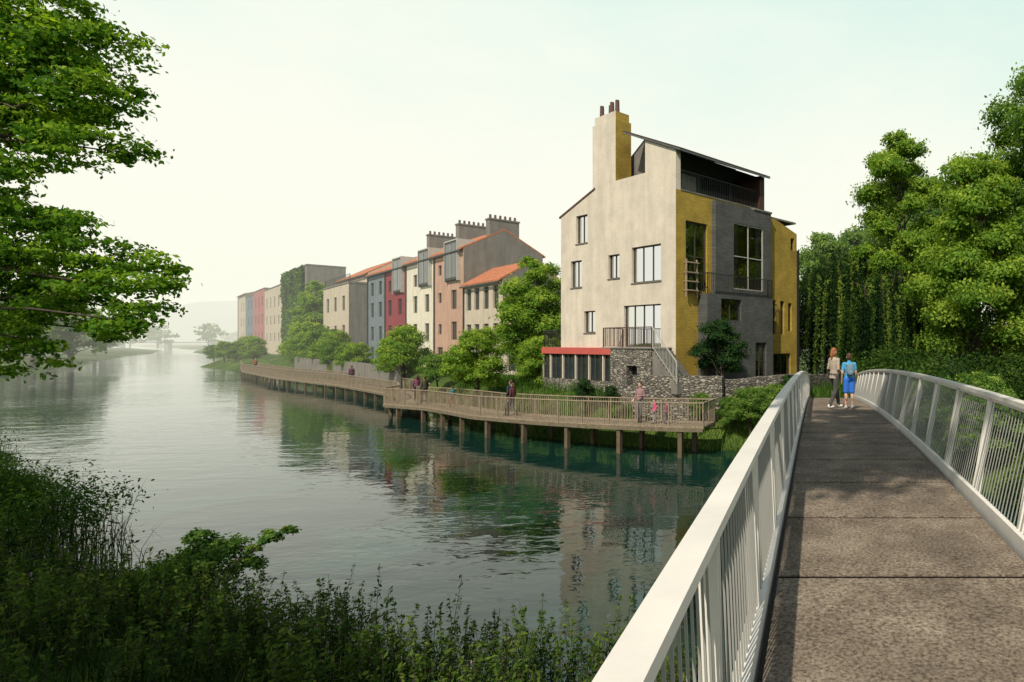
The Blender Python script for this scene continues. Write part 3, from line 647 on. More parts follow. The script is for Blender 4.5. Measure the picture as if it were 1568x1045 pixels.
def terrain(X, Y):
    P = np.stack([X.ravel(), Y.ravel()], 1)
    A = poly; Bq = np.roll(poly, -1, 0)
    best = np.full(len(P), 1e18); idx = np.zeros(len(P), int); inside = np.zeros(len(P), bool)
    for i in range(len(A)):
        a, c = A[i], Bq[i]; d = c-a
        t = np.clip(((P-a)@d)/(d@d), 0, 1); q = a+t[:, None]*d
        ds = ((P-q)**2).sum(1); mm = ds < best; best[mm] = ds[mm]; idx[mm] = i
        cond = ((a[1] > P[:, 1]) != (c[1] > P[:, 1]))
        with np.errstate(divide='ignore', invalid='ignore'):
            xi = (c[0]-a[0])*(P[:, 1]-a[1])/(c[1]-a[1])+a[0]
        inside ^= cond & (P[:, 0] < xi)
    dist = np.sqrt(best)
    def sm(x): x = np.clip(x, 0, 1); return x*x*(3-2*x)
    isn = (idx < nn-1)
    zn = -.1+2.0*sm(dist/3.2)
    zs = -.1+.55*sm(dist/2.5)+1.2*sm((dist-4)/12)
    z = np.where(isn, zn, zs)
    z = z+.10*np.sin(P[:, 0]*1.3)*np.cos(P[:, 1]*1.1)*sm(dist/2)
    z = np.where(inside, -.1-1.5*sm(dist/3), z)
    return z.reshape(X.shape)
gx = np.concatenate([-np.geomspace(3500, 60, 110)[:-1], np.linspace(-60, 40, 150), np.geomspace(40, 3500, 50)[1:]])
gy = np.concatenate([-np.geomspace(400, 20, 12)[:-1], np.linspace(-20, 60, 120), np.geomspace(60, 4000, 110)[1:]])
GX, GY = np.meshgrid(gx, gy); GZ = terrain(GX, GY)
nx, ny = len(gx), len(gy)
ids = np.arange(nx*ny).reshape(ny, nx)
def np_mesh(name, verts, quads, mats, tint=None, midx=None, smooth=False):
    me = bpy.data.meshes.new(name); verts = np.ascontiguousarray(verts, np.float32); quads = np.ascontiguousarray(quads, np.int32)
    me.vertices.add(len(verts)); me.vertices.foreach_set('co', verts.ravel())
    nq = len(quads); me.loops.add(nq*4); me.loops.foreach_set('vertex_index', quads.ravel())
    me.polygons.add(nq); me.polygons.foreach_set('loop_start', np.arange(nq, dtype=np.int32)*4)
    for m in mats: me.materials.append(m)
    if midx is not None: me.polygons.foreach_set('material_index', midx.astype(np.int32))
    me.update(calc_edges=True)
    if smooth: me.polygons.foreach_set('use_smooth', np.ones(nq, bool))
    if tint is not None:
        at = me.attributes.new('tint', 'FLOAT', 'FACE'); at.data.foreach_set('value', tint.astype(np.float32))
    me.validate()
    return me
def link(name, me, loc=(0, 0, 0), rot=0, sc=1):
    o = bpy.data.objects.new(name, me); o.location = loc; o.rotation_euler = (0, 0, rot); o.scale = (sc, sc, sc) if not isinstance(sc, tuple) else sc
    COL.objects.link(o); return o
q = np.stack([ids[:-1, :-1], ids[:-1, 1:], ids[1:, 1:], ids[1:, :-1]], -1).reshape(-1, 4)
m_, nt, out = newmat('grass_ground')
p = N(nt, 'ShaderNodeBsdfPrincipled'); p.inputs['Roughness'].default_value = .95; p.inputs['Specular IOR Level'].default_value = .1
tc = N(nt, 'ShaderNodeTexCoord'); n1 = N(nt, 'ShaderNodeTexNoise'); n1.inputs['Scale'].default_value = .35; n1.inputs['Detail'].default_value = 10; n1.inputs['Roughness'].default_value = .7
nt.links.new(tc.outputs['Object'], n1.inputs['Vector'])
r1 = ramp(nt, [(.3, (.025, .045, .010)), (.5, (.055, .095, .018)), (.7, (.11, .16, .03))]); nt.links.new(n1.outputs['Fac'], r1.inputs[0]); nt.links.new(r1.outputs[0], p.inputs['Base Color'])
bp = N(nt, 'ShaderNodeBump'); bp.inputs['Distance'].default_value = .2; n2 = N(nt, 'ShaderNodeTexNoise'); n2.inputs['Scale'].default_value = 6; n2.inputs['Detail'].default_value = 8
nt.links.new(tc.outputs['Object'], n2.inputs['Vector']); nt.links.new(n2.outputs['Fac'], bp.inputs['Height']); nt.links.new(bp.outputs[0], p.inputs['Normal']); nt.links.new(p.outputs[0], out.inputs[0])
link('ground', np_mesh('ground', np.stack([GX, GY, GZ], -1).reshape(-1, 3), q, [m_], smooth=True))
# water: green-teal body colour under a mirror-like rippled surface
m_, nt, out = newmat('river_water')
p = N(nt, 'ShaderNodeBsdfPrincipled'); p.inputs['Base Color'].default_value = (.004, .026, .021, 1); p.inputs['Roughness'].default_value = .015; p.inputs['IOR'].default_value = 1.52
p.inputs['Specular Tint'].default_value = (.80, 1, .88, 1)
tc = N(nt, 'ShaderNodeTexCoord'); mp = N(nt, 'ShaderNodeMapping'); mp.inputs['Rotation'].default_value = (0, 0, math.radians(8)); mp.inputs['Scale'].default_value = (.6, 1.15, 1)
nt.links.new(tc.outputs['Object'], mp.inputs['Vector'])
na = N(nt, 'ShaderNodeTexNoise'); na.inputs['Scale'].default_value = .8; na.inputs['Detail'].default_value = 1; na.inputs['Distortion'].default_value = .5
nb = N(nt, 'ShaderNodeTexNoise'); nb.inputs['Scale'].default_value = 3.2; nb.inputs['Detail'].default_value = 1.5; nb.inputs['Distortion'].default_value = 1.0
nt.links.new(mp.outputs[0], na.inputs['Vector']); nt.links.new(mp.outputs[0], nb.inputs['Vector'])
ncm = N(nt, 'ShaderNodeTexNoise'); ncm.inputs['Scale'].default_value = .07; ncm.inputs['Detail'].default_value = 3
nt.links.new(tc.outputs['Object'], ncm.inputs['Vector'])
rc = ramp(nt, [(.40, (.25, .25, .25)), (.62, (1, 1, 1))]); nt.links.new(ncm.outputs['Fac'], rc.inputs[0])
mm = N(nt, 'ShaderNodeMath', operation='MULTIPLY_ADD'); mm.inputs[1].default_value = .34
nt.links.new(nb.outputs['Fac'], mm.inputs[0]); nt.links.new(na.outputs['Fac'], mm.inputs[2])
bp = N(nt, 'ShaderNodeBump'); bp.inputs['Distance'].default_value = .05
m3 = N(nt, 'ShaderNodeMath', operation='MULTIPLY'); m3.inputs[1].default_value = .8
nt.links.new(rc.outputs[0], m3.inputs[0]); nt.links.new(m3.outputs[0], bp.inputs['Strength'])
nt.links.new(mm.outputs[0], bp.inputs['Height']); nt.links.new(bp.outputs[0], p.inputs['Normal']); nt.links.new(p.outputs[0], out.inputs[0])
wv = np.array([(-4000, -400, 0), (4000, -400, 0), (4000, 4500, 0), (-4000, 4500, 0)], float)
link('river_water', np_mesh('river_water', wv, np.array([[0, 1, 2, 3]]), [m_]))

# ------------------------------------------------------------------ foliage
def unit(v): return v/np.maximum(np.linalg.norm(v, axis=-1, keepdims=True), 1e-9)
def leafquads(c, bias, size, wr=.55):
    n = len(c); nr = unit(rng.normal(size=(n, 3))*.6+bias); t = unit(np.cross(nr, rng.normal(size=(n, 3)))); bt = np.cross(nr, t)
    L = (size*(.6+.8*rng.random(n)))[:, None]; W = L*wr
    v = np.stack([c-t*L/2, c+bt*W/2, c+t*L/2, c-bt*W/2], 1).reshape(-1, 3)
    return v, np.arange(4*n).reshape(-1, 4)
def lobe_leaves(center, r, n, flat=.75, clumps=None, sig=.2):
    m = clumps or max(6, int(n/45)); d = unit(rng.normal(size=(m, 3))); d[:, 2] = np.where(d[:, 2] < -.3, -d[:, 2]*.6, d[:, 2])
    cc = d*(r*(.55+.5*rng.random((m, 1)))); cc[:, 2] *= flat
    ct = rng.random(m); k = rng.integers(0, m, n)
    off = rng.normal(size=(n, 3))*r*sig; off[:, 2] *= .6
    p = cc[k]+off
    bias = unit(p+np.array([0, 0, r*.4]))*1.1
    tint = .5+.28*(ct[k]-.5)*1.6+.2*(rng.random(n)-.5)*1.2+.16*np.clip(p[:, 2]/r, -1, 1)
    return p+np.array(center), bias, np.clip(tint, 0, 1)
def np_tube(pts, rads, n=7):
    pts = np.array(pts, float); vs = []
    for i in range(len(pts)):
        d = pts[min(i+1, len(pts)-1)]-pts[max(i-1, 0)]; d /= np.linalg.norm(d)+1e-9
        ref = np.array([1., 0, 0]) if abs(d[0]) < .8 else np.array([0, 1., 0])
        s = np.cross(d, ref); s /= np.linalg.norm(s); t = np.cross(d, s)
        for a in range(n):
            an = a*math.tau/n; vs.append(pts[i]+(math.cos(an)*s+math.sin(an)*t)*rads[i])
    qs = [(i*n+a, i*n+(a+1) % n, (i+1)*n+(a+1) % n, (i+1)*n+a) for i in range(len(pts)-1) for a in range(n)]
    return np.array(vs), np.array(qs)
class Acc:
    def __init__(s): s.v = []; s.q = []; s.t = []; s.m = []; s.n = 0
    def add(s, v, q, t, m): s.v.append(v); s.q.append(q+s.n); s.t.append(t); s.m.append(np.full(len(q), m)); s.n += len(v)
    def mesh(s, name, mats): return np_mesh(name, np.concatenate(s.v), np.concatenate(s.q), mats, np.concatenate(s.t), np.concatenate(s.m))
def branch(acc, p0, p1, r0, r1, wob=.06, seg=6):
    p0 = np.array(p0, float); p1 = np.array(p1, float); L = np.linalg.norm(p1-p0); pts = []; rr = []
    for i in range(seg+1):
        f = i/seg; p = p0+(p1-p0)*f; p[2] += math.sin(f*math.pi)*L*.08
        if 0 < i < seg: p = p+rng.normal(size=3)*L*wob*.5
        pts.append(p); rr.append(r0+(r1-r0)*f)
    v, q = np_tube(pts, rr); acc.add(v, q, np.zeros(len(q)), 1)
def tree_mesh(name, H, R, z0, nl, nleaf, leaf, lm, flat=.8, trunk=.3, prof=.7, wr=.55, acc=None, off=(0, 0, 0), lr=(.30, .46)):
    own = acc is None; acc = acc or Acc(); off = np.array(off, float)
    lob = []
    for i in range(nl):
        f = (i+.5)/nl; z = z0+(H-z0)*(.08+.84*f); pr = math.sin(math.pi*min(1, .22+.74*f))**prof
        a = i*2.4+rng.random()*.8; rad = R*pr*(.35+.35*rng.random()); r = R*(lr[0]+(lr[1]-lr[0])*rng.random())*(.65+.45*pr)
        lob.append((np.array([math.cos(a)*rad, math.sin(a)*rad, z])+off, r))
    tot = sum(r*r for _, r in lob)
    v, q = np_tube([off+np.array(x) for x in ((0, 0, -.5), (0.05, 0, z0*.5), (.1, .05, z0), (0, .1, z0+(H-z0)*.45), (0, 0, z0+(H-z0)*.75))], [trunk*1.25, trunk, trunk*.85, trunk*.5, trunk*.15], 9)
    acc.add(v, q, np.zeros(len(q)), 1)
    for c, r in lob:
        st = off+np.array([0, 0, min(max(z0*.8, c[2]-off[2]-R*.7), H*.7)]); branch(acc, st, c, trunk*.35, trunk*.06)
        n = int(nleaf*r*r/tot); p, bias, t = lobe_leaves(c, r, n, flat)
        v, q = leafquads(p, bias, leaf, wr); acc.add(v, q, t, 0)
    return acc.mesh(name, [M[lm], M['bark']]) if own else acc

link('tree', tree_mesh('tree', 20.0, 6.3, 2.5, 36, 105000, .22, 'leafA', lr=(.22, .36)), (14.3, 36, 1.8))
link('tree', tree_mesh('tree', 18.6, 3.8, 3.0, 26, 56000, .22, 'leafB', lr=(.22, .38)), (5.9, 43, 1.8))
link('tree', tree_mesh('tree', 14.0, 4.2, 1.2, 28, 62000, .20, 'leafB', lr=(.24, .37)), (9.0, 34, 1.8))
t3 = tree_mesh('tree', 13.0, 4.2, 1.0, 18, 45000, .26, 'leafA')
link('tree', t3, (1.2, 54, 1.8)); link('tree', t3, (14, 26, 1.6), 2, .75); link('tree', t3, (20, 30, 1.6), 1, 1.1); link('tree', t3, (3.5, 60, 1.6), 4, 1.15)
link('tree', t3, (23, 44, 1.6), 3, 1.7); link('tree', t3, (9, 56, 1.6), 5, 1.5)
acc = Acc(); v, q = np_tube([(0, 0, -.5), (.1, 0, 3), (0, .2, 6), (0, 0, 8.5)], [.45, .36, .25, .1], 9); acc.add(v, q, np.zeros(len(q)), 1)
for i in range(300):
    a = rng.random()*math.tau; rr = 3.6*math.sqrt(rng.random()); top = 9.6-rr*rr*.22+rng.normal()*.3
    x0, y0 = math.cos(a)*rr, math.sin(a)*rr; ln = top-(.4+rng.random()*2.5); n = int(ln*22)
    s = rng.random(n); p = np.stack([x0+math.cos(a)*.5*s+rng.normal(size=n)*.07, y0+math.sin(a)*.5*s+rng.normal(size=n)*.07, top-ln*s], 1)
    bias = np.tile([math.cos(a)*.8, math.sin(a)*.8, .3], (n, 1)); v, q = leafquads(p, bias, .28, .26)
    st = rng.random()**1.5
    acc.add(v, q, np.clip(.05+st*.95+.08*rng.normal(size=n)-.1*s, 0, 1), 0)
    if i % 20 == 0: branch(acc, (0, 0, 5), (x0, y0, top), .12, .02)
wil = acc.mesh('willow_tree', [M['leafW'], M['bark']])
link('willow_tree', wil, (1.9, 44, 1.6)); link('willow_tree', wil, (4.4, 39, 1.4), 2, .8)
tA = tree_mesh('t', 9.2, 2.7, 1.0, 18, 34000, .2, 'leafB', trunk=.16)
link('tree', tA, (-20.2, 44, 1.9)); link('tree', tA, (-22.0, 46, 1.9), 2, .75)
sh = tree_mesh('s', 3.6, 1.9, .25, 14, 20000, .12, 'leafB', trunk=.08)
sh2 = tree_mesh('s', 3.2, 1.9, .2, 14, 16000, .12, 'leafA', trunk=.08)
shd = tree_mesh('s', 3.2, 1.35, .4, 12, 14000, .10, 'leafC', trunk=.07)
link('shrub', sh, (-20.6, 36.8, 1.6), 0, (1.05, 1.05, 1.1)); link('shrub', sh, (-34, 50, 1.6), 1, 1.25); link('shrub', sh, (-38, 55, 1.6), 3, 1.0)
link('tree', shd, (-4.75, 30.0, 2.6), 0, 1.05)
link('shrub', sh2, (-2.9, 26.6, 1.0), 0, .55); link('shrub', sh2, (-1.9, 27.0, 1.1), 2, .55); link('shrub', sh2, (-5.2, 27.5, 1.3), 4, .35)
link('shrub', sh2, (-3.8, 27.3, 1.0), 4, .4); link('shrub', shd, (-9.8, 28.9, 1.4), 4, .4); link('shrub', shd, (-11.5, 30.2, 1.5), 1, .45); link('shrub', shd, (-1.2, 28.4, 1.3), 1, .6)
link('shrub', sh2, (-29, 46.5, 1.6), 4, .7); link('shrub', sh2, (-25, 43.5, 1.6), 2, .6)
link('shrub', sh2, (-18, 40, 1.8), 1, .9); link('shrub', sh, (-17.2, 38, 1.8), 5, .9)
for i, (x, yy, s_) in enumerate(((-58, 73, 1.3), (-64, 79, 1.6), (-70, 84, 1.7), (-77, 92, 1.5), (-83, 98, 1.6), (-52, 66, 1.1), (-47, 62, .9), (-88, 103, 1.4), (-100, 108, 1.2), (-108, 113, 1.1), (-114, 117, 1.0), (-120, 121, .9), (-116, 124, 1.3))):
    link('shrub', (sh, sh2)[i % 2], (x, yy, 1.4), i, s_)
link('tree', tA, (-82, 100, 1.8), 1, 1.45); link('tree', tA, (-86, 106, 1.8), 3, 1.3); link('tree', t3, (-150, 170, 1.8), 3, .8)
for i, (x, yy, s_) in enumerate(((5.6, 20, .75), (7.2, 17.8, .8), (6.2, 23, .9), (9, 15.5, .8), (8.4, 20, .95), (11, 13.5, .75), (11, 17.5, .9), (13.5, 13, .8), (4.4, 25.5, .8), (13, 20, 1.1), (16.5, 12.5, .9), (10.5, 24, 1.1), (16, 17, 1.1), (3.4, 28.5, .7))):
    link('shrub', (sh2, shd)[i % 2], (x, yy, .7), i*1.7, s_)
def terr1(x, y_): return float(terrain(np.array([x]), np.array([y_]))[0])
acc = Acc()
for i in range(46):
    x = 2.6+rng.random()*24; yy = 27.5+rng.random()*7-(x-2)*.15; r = .9+rng.random()*1.0
    p, bias, t = lobe_leaves((x, yy, 1.6+r*.6+rng.random()*.8), r, 1500, .9); v, q = leafquads(p, bias, .16); acc.add(v, q, t*.9, 0)
for i in range(40):
    x = 1.0+rng.random()*30; yy = 45+rng.random()*12; r = 1.6+rng.random()*1.6
    p, bias, t = lobe_leaves((x, yy, 1.5+r*.7+rng.random()*1.5), r, 1000, .9); v, q = leafquads(p, bias, .3); acc.add(v, q, t*.6, 0)
for i in range(190):
    x = 3.0+rng.random()*15; yy = 9+rng.random()*21; z = terr1(x, yy)
    if z < -.1: continue
    r = .55+.5*rng.random(); p, bias, t = lobe_leaves((x, yy, z+r*.35), r, 600, .8); v, q = leafquads(p, bias, .12); acc.add(v, q, t*.6, 0)
link('undergrowth', acc.mesh('undergrowth', [M['leafG'], M['bark']]))
acc = Acc()
def far(x, yy, H, R, n=1600, lf=.9):
    tree_mesh('', H, R, H*.12, 9, n, lf, '', acc=acc, off=(x, yy, 1.2), trunk=.35)
for i in range(34):
    s = i/34; x = -100-220*s+rng.normal()*6; yy = 68+215*s+18+rng.random()*10-14; off = 12+rng.random()*25
    far(x-off*.75, yy-off*.1, 9+rng.random()*7, 4.5+rng.random()*2.5, 3000, .65)
for i in range(26): far(-330-rng.random()*300, 330+rng.random()*120-0, 12+rng.random()*8, 8+rng.random()*4, 900, 1.8)
for i in range(26): s = rng.random(); far(-210-250*s+rng.random()*10, 230+260*s+rng.random()*30, 9+rng.random()*7, 6+rng.random()*3, 1100, 1.4)
for i in range(60): far(-1100+1250*i/60, 620+rng.random()*250, 16+rng.random()*8, 13+rng.random()*6, 500, 4)
link('distant_trees', acc.mesh('distant_trees', [M['leafA'], M['bark']]))

acc = Acc()
v, q = np_tube([(-19.5, 9.5, 0), (-19.2, 9.6, 4), (-18.8, 9.8, 8), (-18.5, 10, 12), (-18.2, 10, 15)], [.5, .42, .34, .22, .08], 10); acc.add(v, q, np.zeros(len(q)), 1)
cl = [(-14.3, 10.4, 1.0), (-13.4, 10.2, .75), (-12.75, 10.05, .5), (-14.3, 9.4, .95), (-13.4, 9.4, .75), (-12.75, 9.1, .55), (-14.4, 8.4, .85), (-13.5, 8.2, .65), (-12.8, 8.15, .48), (-14.5, 7.5, .8), (-13.6, 8.9, .55),
      (-14.1, 6.4, .8), (-13.2, 6.2, .65), (-12.55, 6.05, .42), (-14.4, 5.6, .85), (-13.5, 5.35, .65), (-12.6, 5.2, .46), (-14.1, 4.7, .55), (-14.55, 4.4, .5), (-13.4, 6.75, .5), (-14.2, 11.3, .9), (-13.3, 11.2, .6), (-13.0, 5.75, .5), (-12.25, 5.75, .32), (-12.35, 5.05, .28),
      (-14.7, 9.9, .8), (-14.7, 8.9, .8), (-14.7, 6.0, .8), (-14.6, 5.1, .7), (-14.3, 7.0, .6), (-13.8, 4.9, .4),
      (-15.4, 10.5, 1.1), (-15.5, 9, 1.1), (-15.6, 7.6, 1), (-15.6, 6, 1), (-15.5, 4.8, .8), (-16.8, 11.5, 1.3), (-17, 9, 1.3), (-17, 6.5, 1.1), (-18.5, 13.5, 1.6), (-16.5, 13, 1.3), (-20.5, 12, 1.7), (-21, 9, 1.5)]
for (x, z, r) in cl:
    yy = 11+rng.normal()*.3
    if x > -16:
        zb = min(14, z+.7); branch(acc, (-18.7, 9.8, zb-1.5), (x-.3*r, yy, z+.05), .06, .012, .05)
    nsub = max(7, int(r*r*34))
    for k in range(nsub):
        d = unit(rng.normal(size=3)); c = np.array([x, yy, z])+d*r*np.array([.9, .9, .78])*rng.random()**.42
        rr = .19+.14*rng.random()
        if k % 2 == 0: branch(acc, (x-.3*r, yy, z), c, .012, .004, .08, 3)
        p, bias, t = lobe_leaves(c, rr, 100, .55, 9, .28); v, q = leafquads(p, bias*.7, .09, .6); acc.add(v, q, np.clip(t+.3*(rng.random()-.35), 0, 1), 0)
link('tree', acc.mesh('overhanging_tree', [M['leafF'], M['bark']]))
# unseen trees behind the viewer: one shades the deck, others added for bank shade
nb_ = tree_mesh('unseen_shade_tree', 24, 4.2, 13, 16, 9000, .35, 'leafA', trunk=.4)
link('tree', nb_, (-3.1, -3.6, 1.0), 0, .96)
for (x, yy, r_, s_) in ((-11.0, -7.0, 2, .95), (-17.0, -6.5, 3, .9), (-24, -4, 5, .85), (-31, 0, 5, .85)):
    link('tree', nb_, (x, yy, 1.0), r_, s_)

def blades(pts, h, w, bend, tintc):
    n = len(pts); a = rng.random(n)*math.tau; dx = np.stack([np.cos(a), np.sin(a), np.zeros(n)], 1); sd = np.stack([-np.sin(a), np.cos(a), np.zeros(n)], 1)
    H = h[:, None]; be = (bend*(.3+rng.random(n)))[:, None]*H; up = np.array([0, 0, 1.])
    vs = []
    for f, wf in ((0, 1), (.4, .85), (.75, .55), (1, .06)):
        c = pts+up*H*f*(1-.15*f*be/H)+dx*be*f*f; vs += [c-sd*w*wf/2, c+sd*w*wf/2]
    v = np.stack(vs, 1).reshape(-1, 3); base = np.arange(n)[:, None]*8
    q = np.concatenate([base+np.array([[0, 1, 3, 2]]), base+np.array([[2, 3, 5, 4]]), base+np.array([[4, 5, 7, 6]])], 0)
    t = np.clip(tintc+.2*rng.normal(size=n), 0, 1); return v, q, np.tile(t, 3)
acc = Acc()
def zat(x, y_): return terrain(np.asarray(x, float), np.asarray(y_, float))
def scatter(n, x0, x1, y0, y1, zmin=-.3, zmax=2.5):
    x = x0+(x1-x0)*rng.random(n); y_ = y0+(y1-y0)*rng.random(n); z = zat(x, y_); k = (z > zmin) & (z < zmax); return np.stack([x[k], y_[k], z[k]], 1)
for (n, x0, x1, y0, y1, h, zmin) in ((9000, -34, -14, 8, 25, 1.6, -.22), (6000, -16, -6, 5, 12, .6, -.12), (3500, -8, -1, 4, 10, .5, -.12), (1800, -28, -16, 13, 23, 1.0, -.7)):
    P = scatter(n, x0, x1, y0, y1, zmin); hh = h*(.4+.8*rng.random(len(P))); v, q, t = blades(P, hh, .018, .5, .45); acc.add(v, q, t, 0)
link('reeds', acc.mesh('reeds', [M['reed'], M['bark']]))
acc = Acc()
def herb(p, h, r, tt=.25, fl=False):
    n = int(h*46); s = rng.random(n)**.8; lean = rng.normal(size=2)*.16; k = rng.random()*.3
    a = rng.random(n)*math.tau; ra = r*(1.15-s*.85)*(.4+.6*rng.random(n))
    c = np.stack([p[0]+lean[0]*s*h+np.cos(a)*ra, p[1]+lean[1]*s*h+np.sin(a)*ra, p[2]+h*s+rng.normal(size=n)*.01], 1)
    v, q = leafquads(c, np.stack([np.cos(a)*.3, np.sin(a)*.3, np.full(n, .9)], 1), .075, .42); acc.add(v, q, np.clip(tt+k+.35*s+.12*rng.normal(size=n), 0, 1), 0)
    v, q = np_tube([p, p+np.array([lean[0]*h, lean[1]*h, h])], [.006, .003], 4); acc.add(v, q, np.zeros(len(q)), 1)
    if fl:
        m = 12; s = 1+.16*rng.random(m); c = np.stack([p[0]+lean[0]*s*h+rng.normal(size=m)*.01, p[1]+lean[1]*s*h+rng.normal(size=m)*.01, p[2]+h*s], 1)
        v, q = leafquads(c, np.zeros((m, 3)), .022, .7); acc.add(v, q, np.zeros(m), 2)
cc = np.array([(-14+13*rng.random(), 6.3+5.5*rng.random()) for _ in range(95)])
P = scatter(5600, -15, -1.2, 6.0, 12, -.4)
dd = np.min(np.linalg.norm(P[:, None, :2]-cc[None], axis=2), axis=1)
for p_, d_ in zip(P, dd):
    if d_ < .42 and (p_[2] > -.12 or rng.random() < .4): herb(p_, .35+.6*rng.random()+(.35 if rng.random() < .12 else 0), .10, fl=rng.random() < .02)
for P_ in scatter(900, -30, -14, 10, 22, -.12): herb(P_, .8+.8*rng.random(), .16, .2)
link('riverside_herbs', acc.mesh('riverside_herbs', [M['leafG'], M['bark'], M['flower']]))
acc = Acc()
for (x, yy, z, r, n) in ((-11.6, 11.1, .45, .55, 2600), (-11.1, 11.2, .8, .42, 2000), (-12.1, 11.0, .3, .45, 1700), (-10.7, 11.4, .5, .28, 900), (-10.25, 11.4, 1.0, .2, 560), (-11.3, 11.1, 1.1, .22, 600), (-9.9, 11.4, 1.12, .15, 360), (-10.55, 11.4, .8, .15, 300)):
    branch(acc, (-11.5, 11.0, -.1), (x, yy, z), .02, .006, .1)
    p, bias, t = lobe_leaves((x, yy, z), r, n, .8); v, q = leafquads(p, bias, .07, .6); acc.add(v, q, np.clip(t-.1, 0, 1), 0)
link('shrub', acc.mesh('foreground_shrub', [M['leafA'], M['bark']]))
acc = Acc()
for i in range(60):
    x = -29+14*rng.random(); yy = 12+9*rng.random(); z = float(zat(x, yy))
    if z < -.1: continue
    r = .6+.6*rng.random(); p, bias, t = lobe_leaves((x, yy, z+r*.9), r, 1400, .9); v, q = leafquads(p, bias, .09, .4); acc.add(v, q, t*.8, 0)
link('bank_thicket', acc.mesh('bank_thicket', [M['leafG'], M['bark']]))
acc = Acc()
P = scatter(26000, -32, 3, 25, 46, -.1, 2.3); v, q, t = blades(P, .25+.5*rng.random(len(P)), .03, .5, .5); acc.add(v, q, t, 0)
link('bank_grass', acc.mesh('bank_grass', [M['ivy'], M['bark']]))
acc = Acc(); Fi = Frame(P0+D*92, D, -BK); n = 9000
uu = rng.random(n)*24+2; zz = 2+rng.random(n)*17.5; keep = (np.sin(uu*.9)+np.cos(zz*.7+uu*.3)+rng.normal(size=n)*.5+(zz-11)*.08) > .1
Pp = np.array([list(Fi.P(u, z, .25+.3*rng.random())) for u, z in zip(uu[keep], zz[keep])]); v, q = leafquads(Pp, np.tile([-.66, -.75, .3], (len(Pp), 1)), .8, .7); acc.add(v, q, np.clip(.55+.25*rng.normal(size=len(Pp)), 0, 1), 0)
link('ivy', acc.mesh('ivy', [M['ivy'], M['bark']]))

hx = np.linspace(-2600, 1200, 120); hv = []
for j, (dy, f) in enumerate(((0, 0), (150, .55), (300, .9), (420, 1.0), (900, .2))):
    for x in hx:
        h = 66+38*math.sin(x*.0042+1.0)+22*math.sin(x*.011)+9*math.sin(x*.031)
        hv.append((x, 1250+dy, 1+max(0, h)*f))
ids = np.arange(len(hv)).reshape(5, -1); q = np.stack([ids[:-1, :-1], ids[:-1, 1:], ids[1:, 1:], ids[1:, :-1]], -1).reshape(-1, 4)
M['hill'] = mat('hillside', (.03, .05, .025), .95, .4, .01)
link('hills', np_mesh('hills', np.array(hv), q, [M['hill']], smooth=True))
b = B('road_bridge', (-560, 520, 0)); Fb = Frame((-600, 515), (1, .15), (.15, -1))
b.box('deck', 'grey', Fb, -60, 150, 4.2, 5.4, -6, 0)
for u in (-30, 5, 40, 75, 110): b.box('pier', 'grey', Fb, u, u+3, -1, 4.2, -5, -1)
b.finish()

# ------------------------------------------------------------------ mist
m_, nt, out = newmat('glowing_mist'); MD = .00105
va = N(nt, 'ShaderNodeVolumeAbsorption'); va.inputs['Color'].default_value = (0, 0, 0, 1); va.inputs['Density'].default_value = MD
ve = N(nt, 'ShaderNodeEmission'); ve.inputs['Color'].default_value = (.99, .985, .83, 1); ve.inputs['Strength'].default_value = MD  # emission stands in for light scattered by the mist
ads = N(nt, 'ShaderNodeAddShader'); nt.links.new(va.outputs[0], ads.inputs[0]); nt.links.new(ve.outputs[0], ads.inputs[1]); nt.links.new(ads.outputs[0], out.inputs['Volume'])
bb = B('mist', (0, 0, 0)); M['mist'] = m_
Fm = Frame((0, 0), (1, 0), (0, 1)); bb.box('mist_volume', 'mist', Fm, -2800, 600, -1.9, 130, 42, 2300); bb.finish()

# ------------------------------------------------------------------ sun, sky, camera
SV = V((-.22, -.975, 0)).normalized(); EL = math.radians(46)
sd = V((SV.x*math.cos(EL), SV.y*math.cos(EL), math.sin(EL)))
sl = bpy.data.lights.new('sun', 'SUN'); sl.energy = 5.0; sl.angle = math.radians(.6); sl.color = (1, .905, .74)
so = bpy.data.objects.new('sun', sl); so.rotation_euler = sd.to_track_quat('Z', 'Y').to_euler(); so.location = (0, 0, 60); COL.objects.link(so)
w = bpy.data.worlds.new('World'); scene.world = w; w.use_nodes = True; nt = w.node_tree; nt.nodes.clear()
out = N(nt, 'ShaderNodeOutputWorld'); sky = N(nt, 'ShaderNodeTexSky', sky_type='NISHITA'); sky.sun_disc = False
sky.sun_elevation = EL; sky.sun_rotation = math.atan2(SV.x, SV.y); sky.dust_density = 2; sky.air_density = 1.2
b1 = N(nt, 'ShaderNodeBackground'); b1.inputs[1].default_value = .07; nt.links.new(sky.outputs[0], b1.inputs[0])
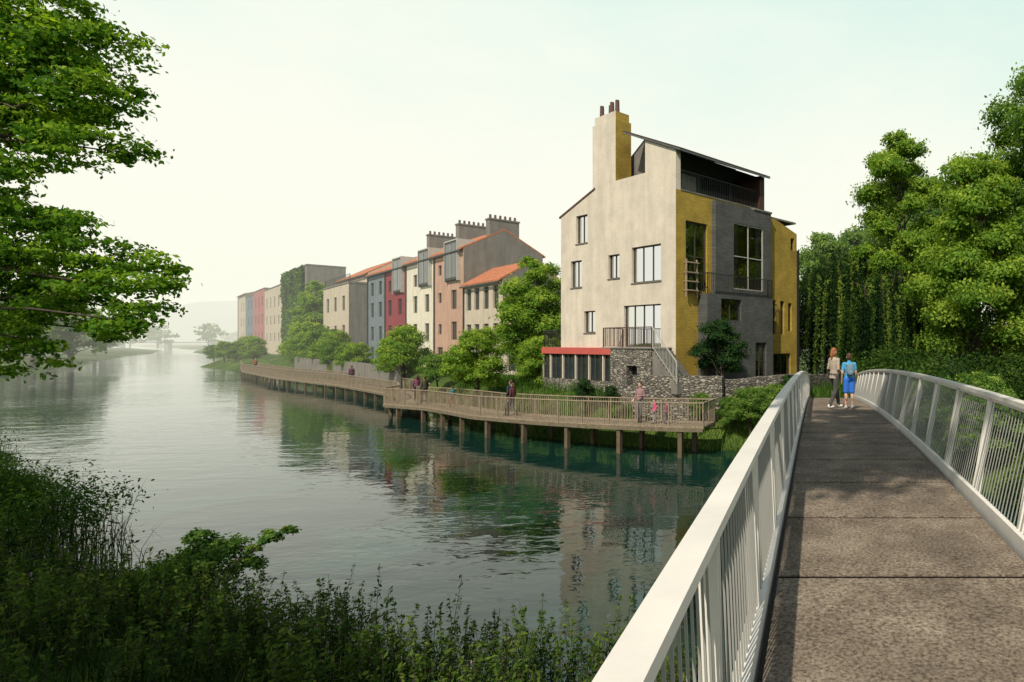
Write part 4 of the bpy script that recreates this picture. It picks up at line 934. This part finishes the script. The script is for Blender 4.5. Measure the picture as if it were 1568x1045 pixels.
tc = N(nt, 'ShaderNodeTexCoord'); sp = N(nt, 'ShaderNodeSeparateXYZ'); nt.links.new(tc.outputs['Generated'], sp.inputs[0])
nz = N(nt, 'ShaderNodeTexNoise'); nz.inputs['Scale'].default_value = 3.0; nz.inputs['Detail'].default_value = 8; nz.inputs['Roughness'].default_value = .62
mp = N(nt, 'ShaderNodeMapping'); mp.inputs['Scale'].default_value = (1, 1, 2.6); nt.links.new(tc.outputs['Generated'], mp.inputs[0]); nt.links.new(mp.outputs[0], nz.inputs['Vector'])
ma = N(nt, 'ShaderNodeMath', operation='MULTIPLY_ADD'); ma.inputs[1].default_value = .40; nt.links.new(nz.outputs['Fac'], ma.inputs[0])
mb_ = N(nt, 'ShaderNodeMath', operation='MULTIPLY_ADD'); mb_.inputs[1].default_value = .10; nt.links.new(sp.outputs['X'], mb_.inputs[0]); nt.links.new(sp.outputs['Z'], mb_.inputs[2])
nt.links.new(mb_.outputs[0], ma.inputs[2])
rr = ramp(nt, [(.08, (1.0, .995, .89)), (.42, (.985, 1.0, .90)), (.60, (.80, .95, .87)), (.76, (.62, .89, .83))]); nt.links.new(ma.outputs[0], rr.inputs[0])
b2 = N(nt, 'ShaderNodeBackground'); b2.inputs[1].default_value = 1.03; nt.links.new(rr.outputs[0], b2.inputs[0])
fr = ramp(nt, [(.0, (.97, .97, .97)), (.5, (.95, .95, .95)), (.64, (.05, .05, .05))]); nt.links.new(sp.outputs['Z'], fr.inputs[0])
mxs = N(nt, 'ShaderNodeMixShader'); nt.links.new(fr.outputs[0], mxs.inputs[0]); nt.links.new(b1.outputs[0], mxs.inputs[1]); nt.links.new(b2.outputs[0], mxs.inputs[2]); nt.links.new(mxs.outputs[0], out.inputs[0])

cam = bpy.data.cameras.new('camera'); co = bpy.data.objects.new('camera', cam); COL.objects.link(co)
co.location = (0, 0, H0); co.rotation_euler = (math.radians(90), 0, 0)
cam.sensor_width = 36; cam.lens = 930/1568*36; cam.shift_x = -(1250/1568-.5); cam.shift_y = 2.5/1568
cam.clip_start = .05; cam.clip_end = 8000
scene.camera = co
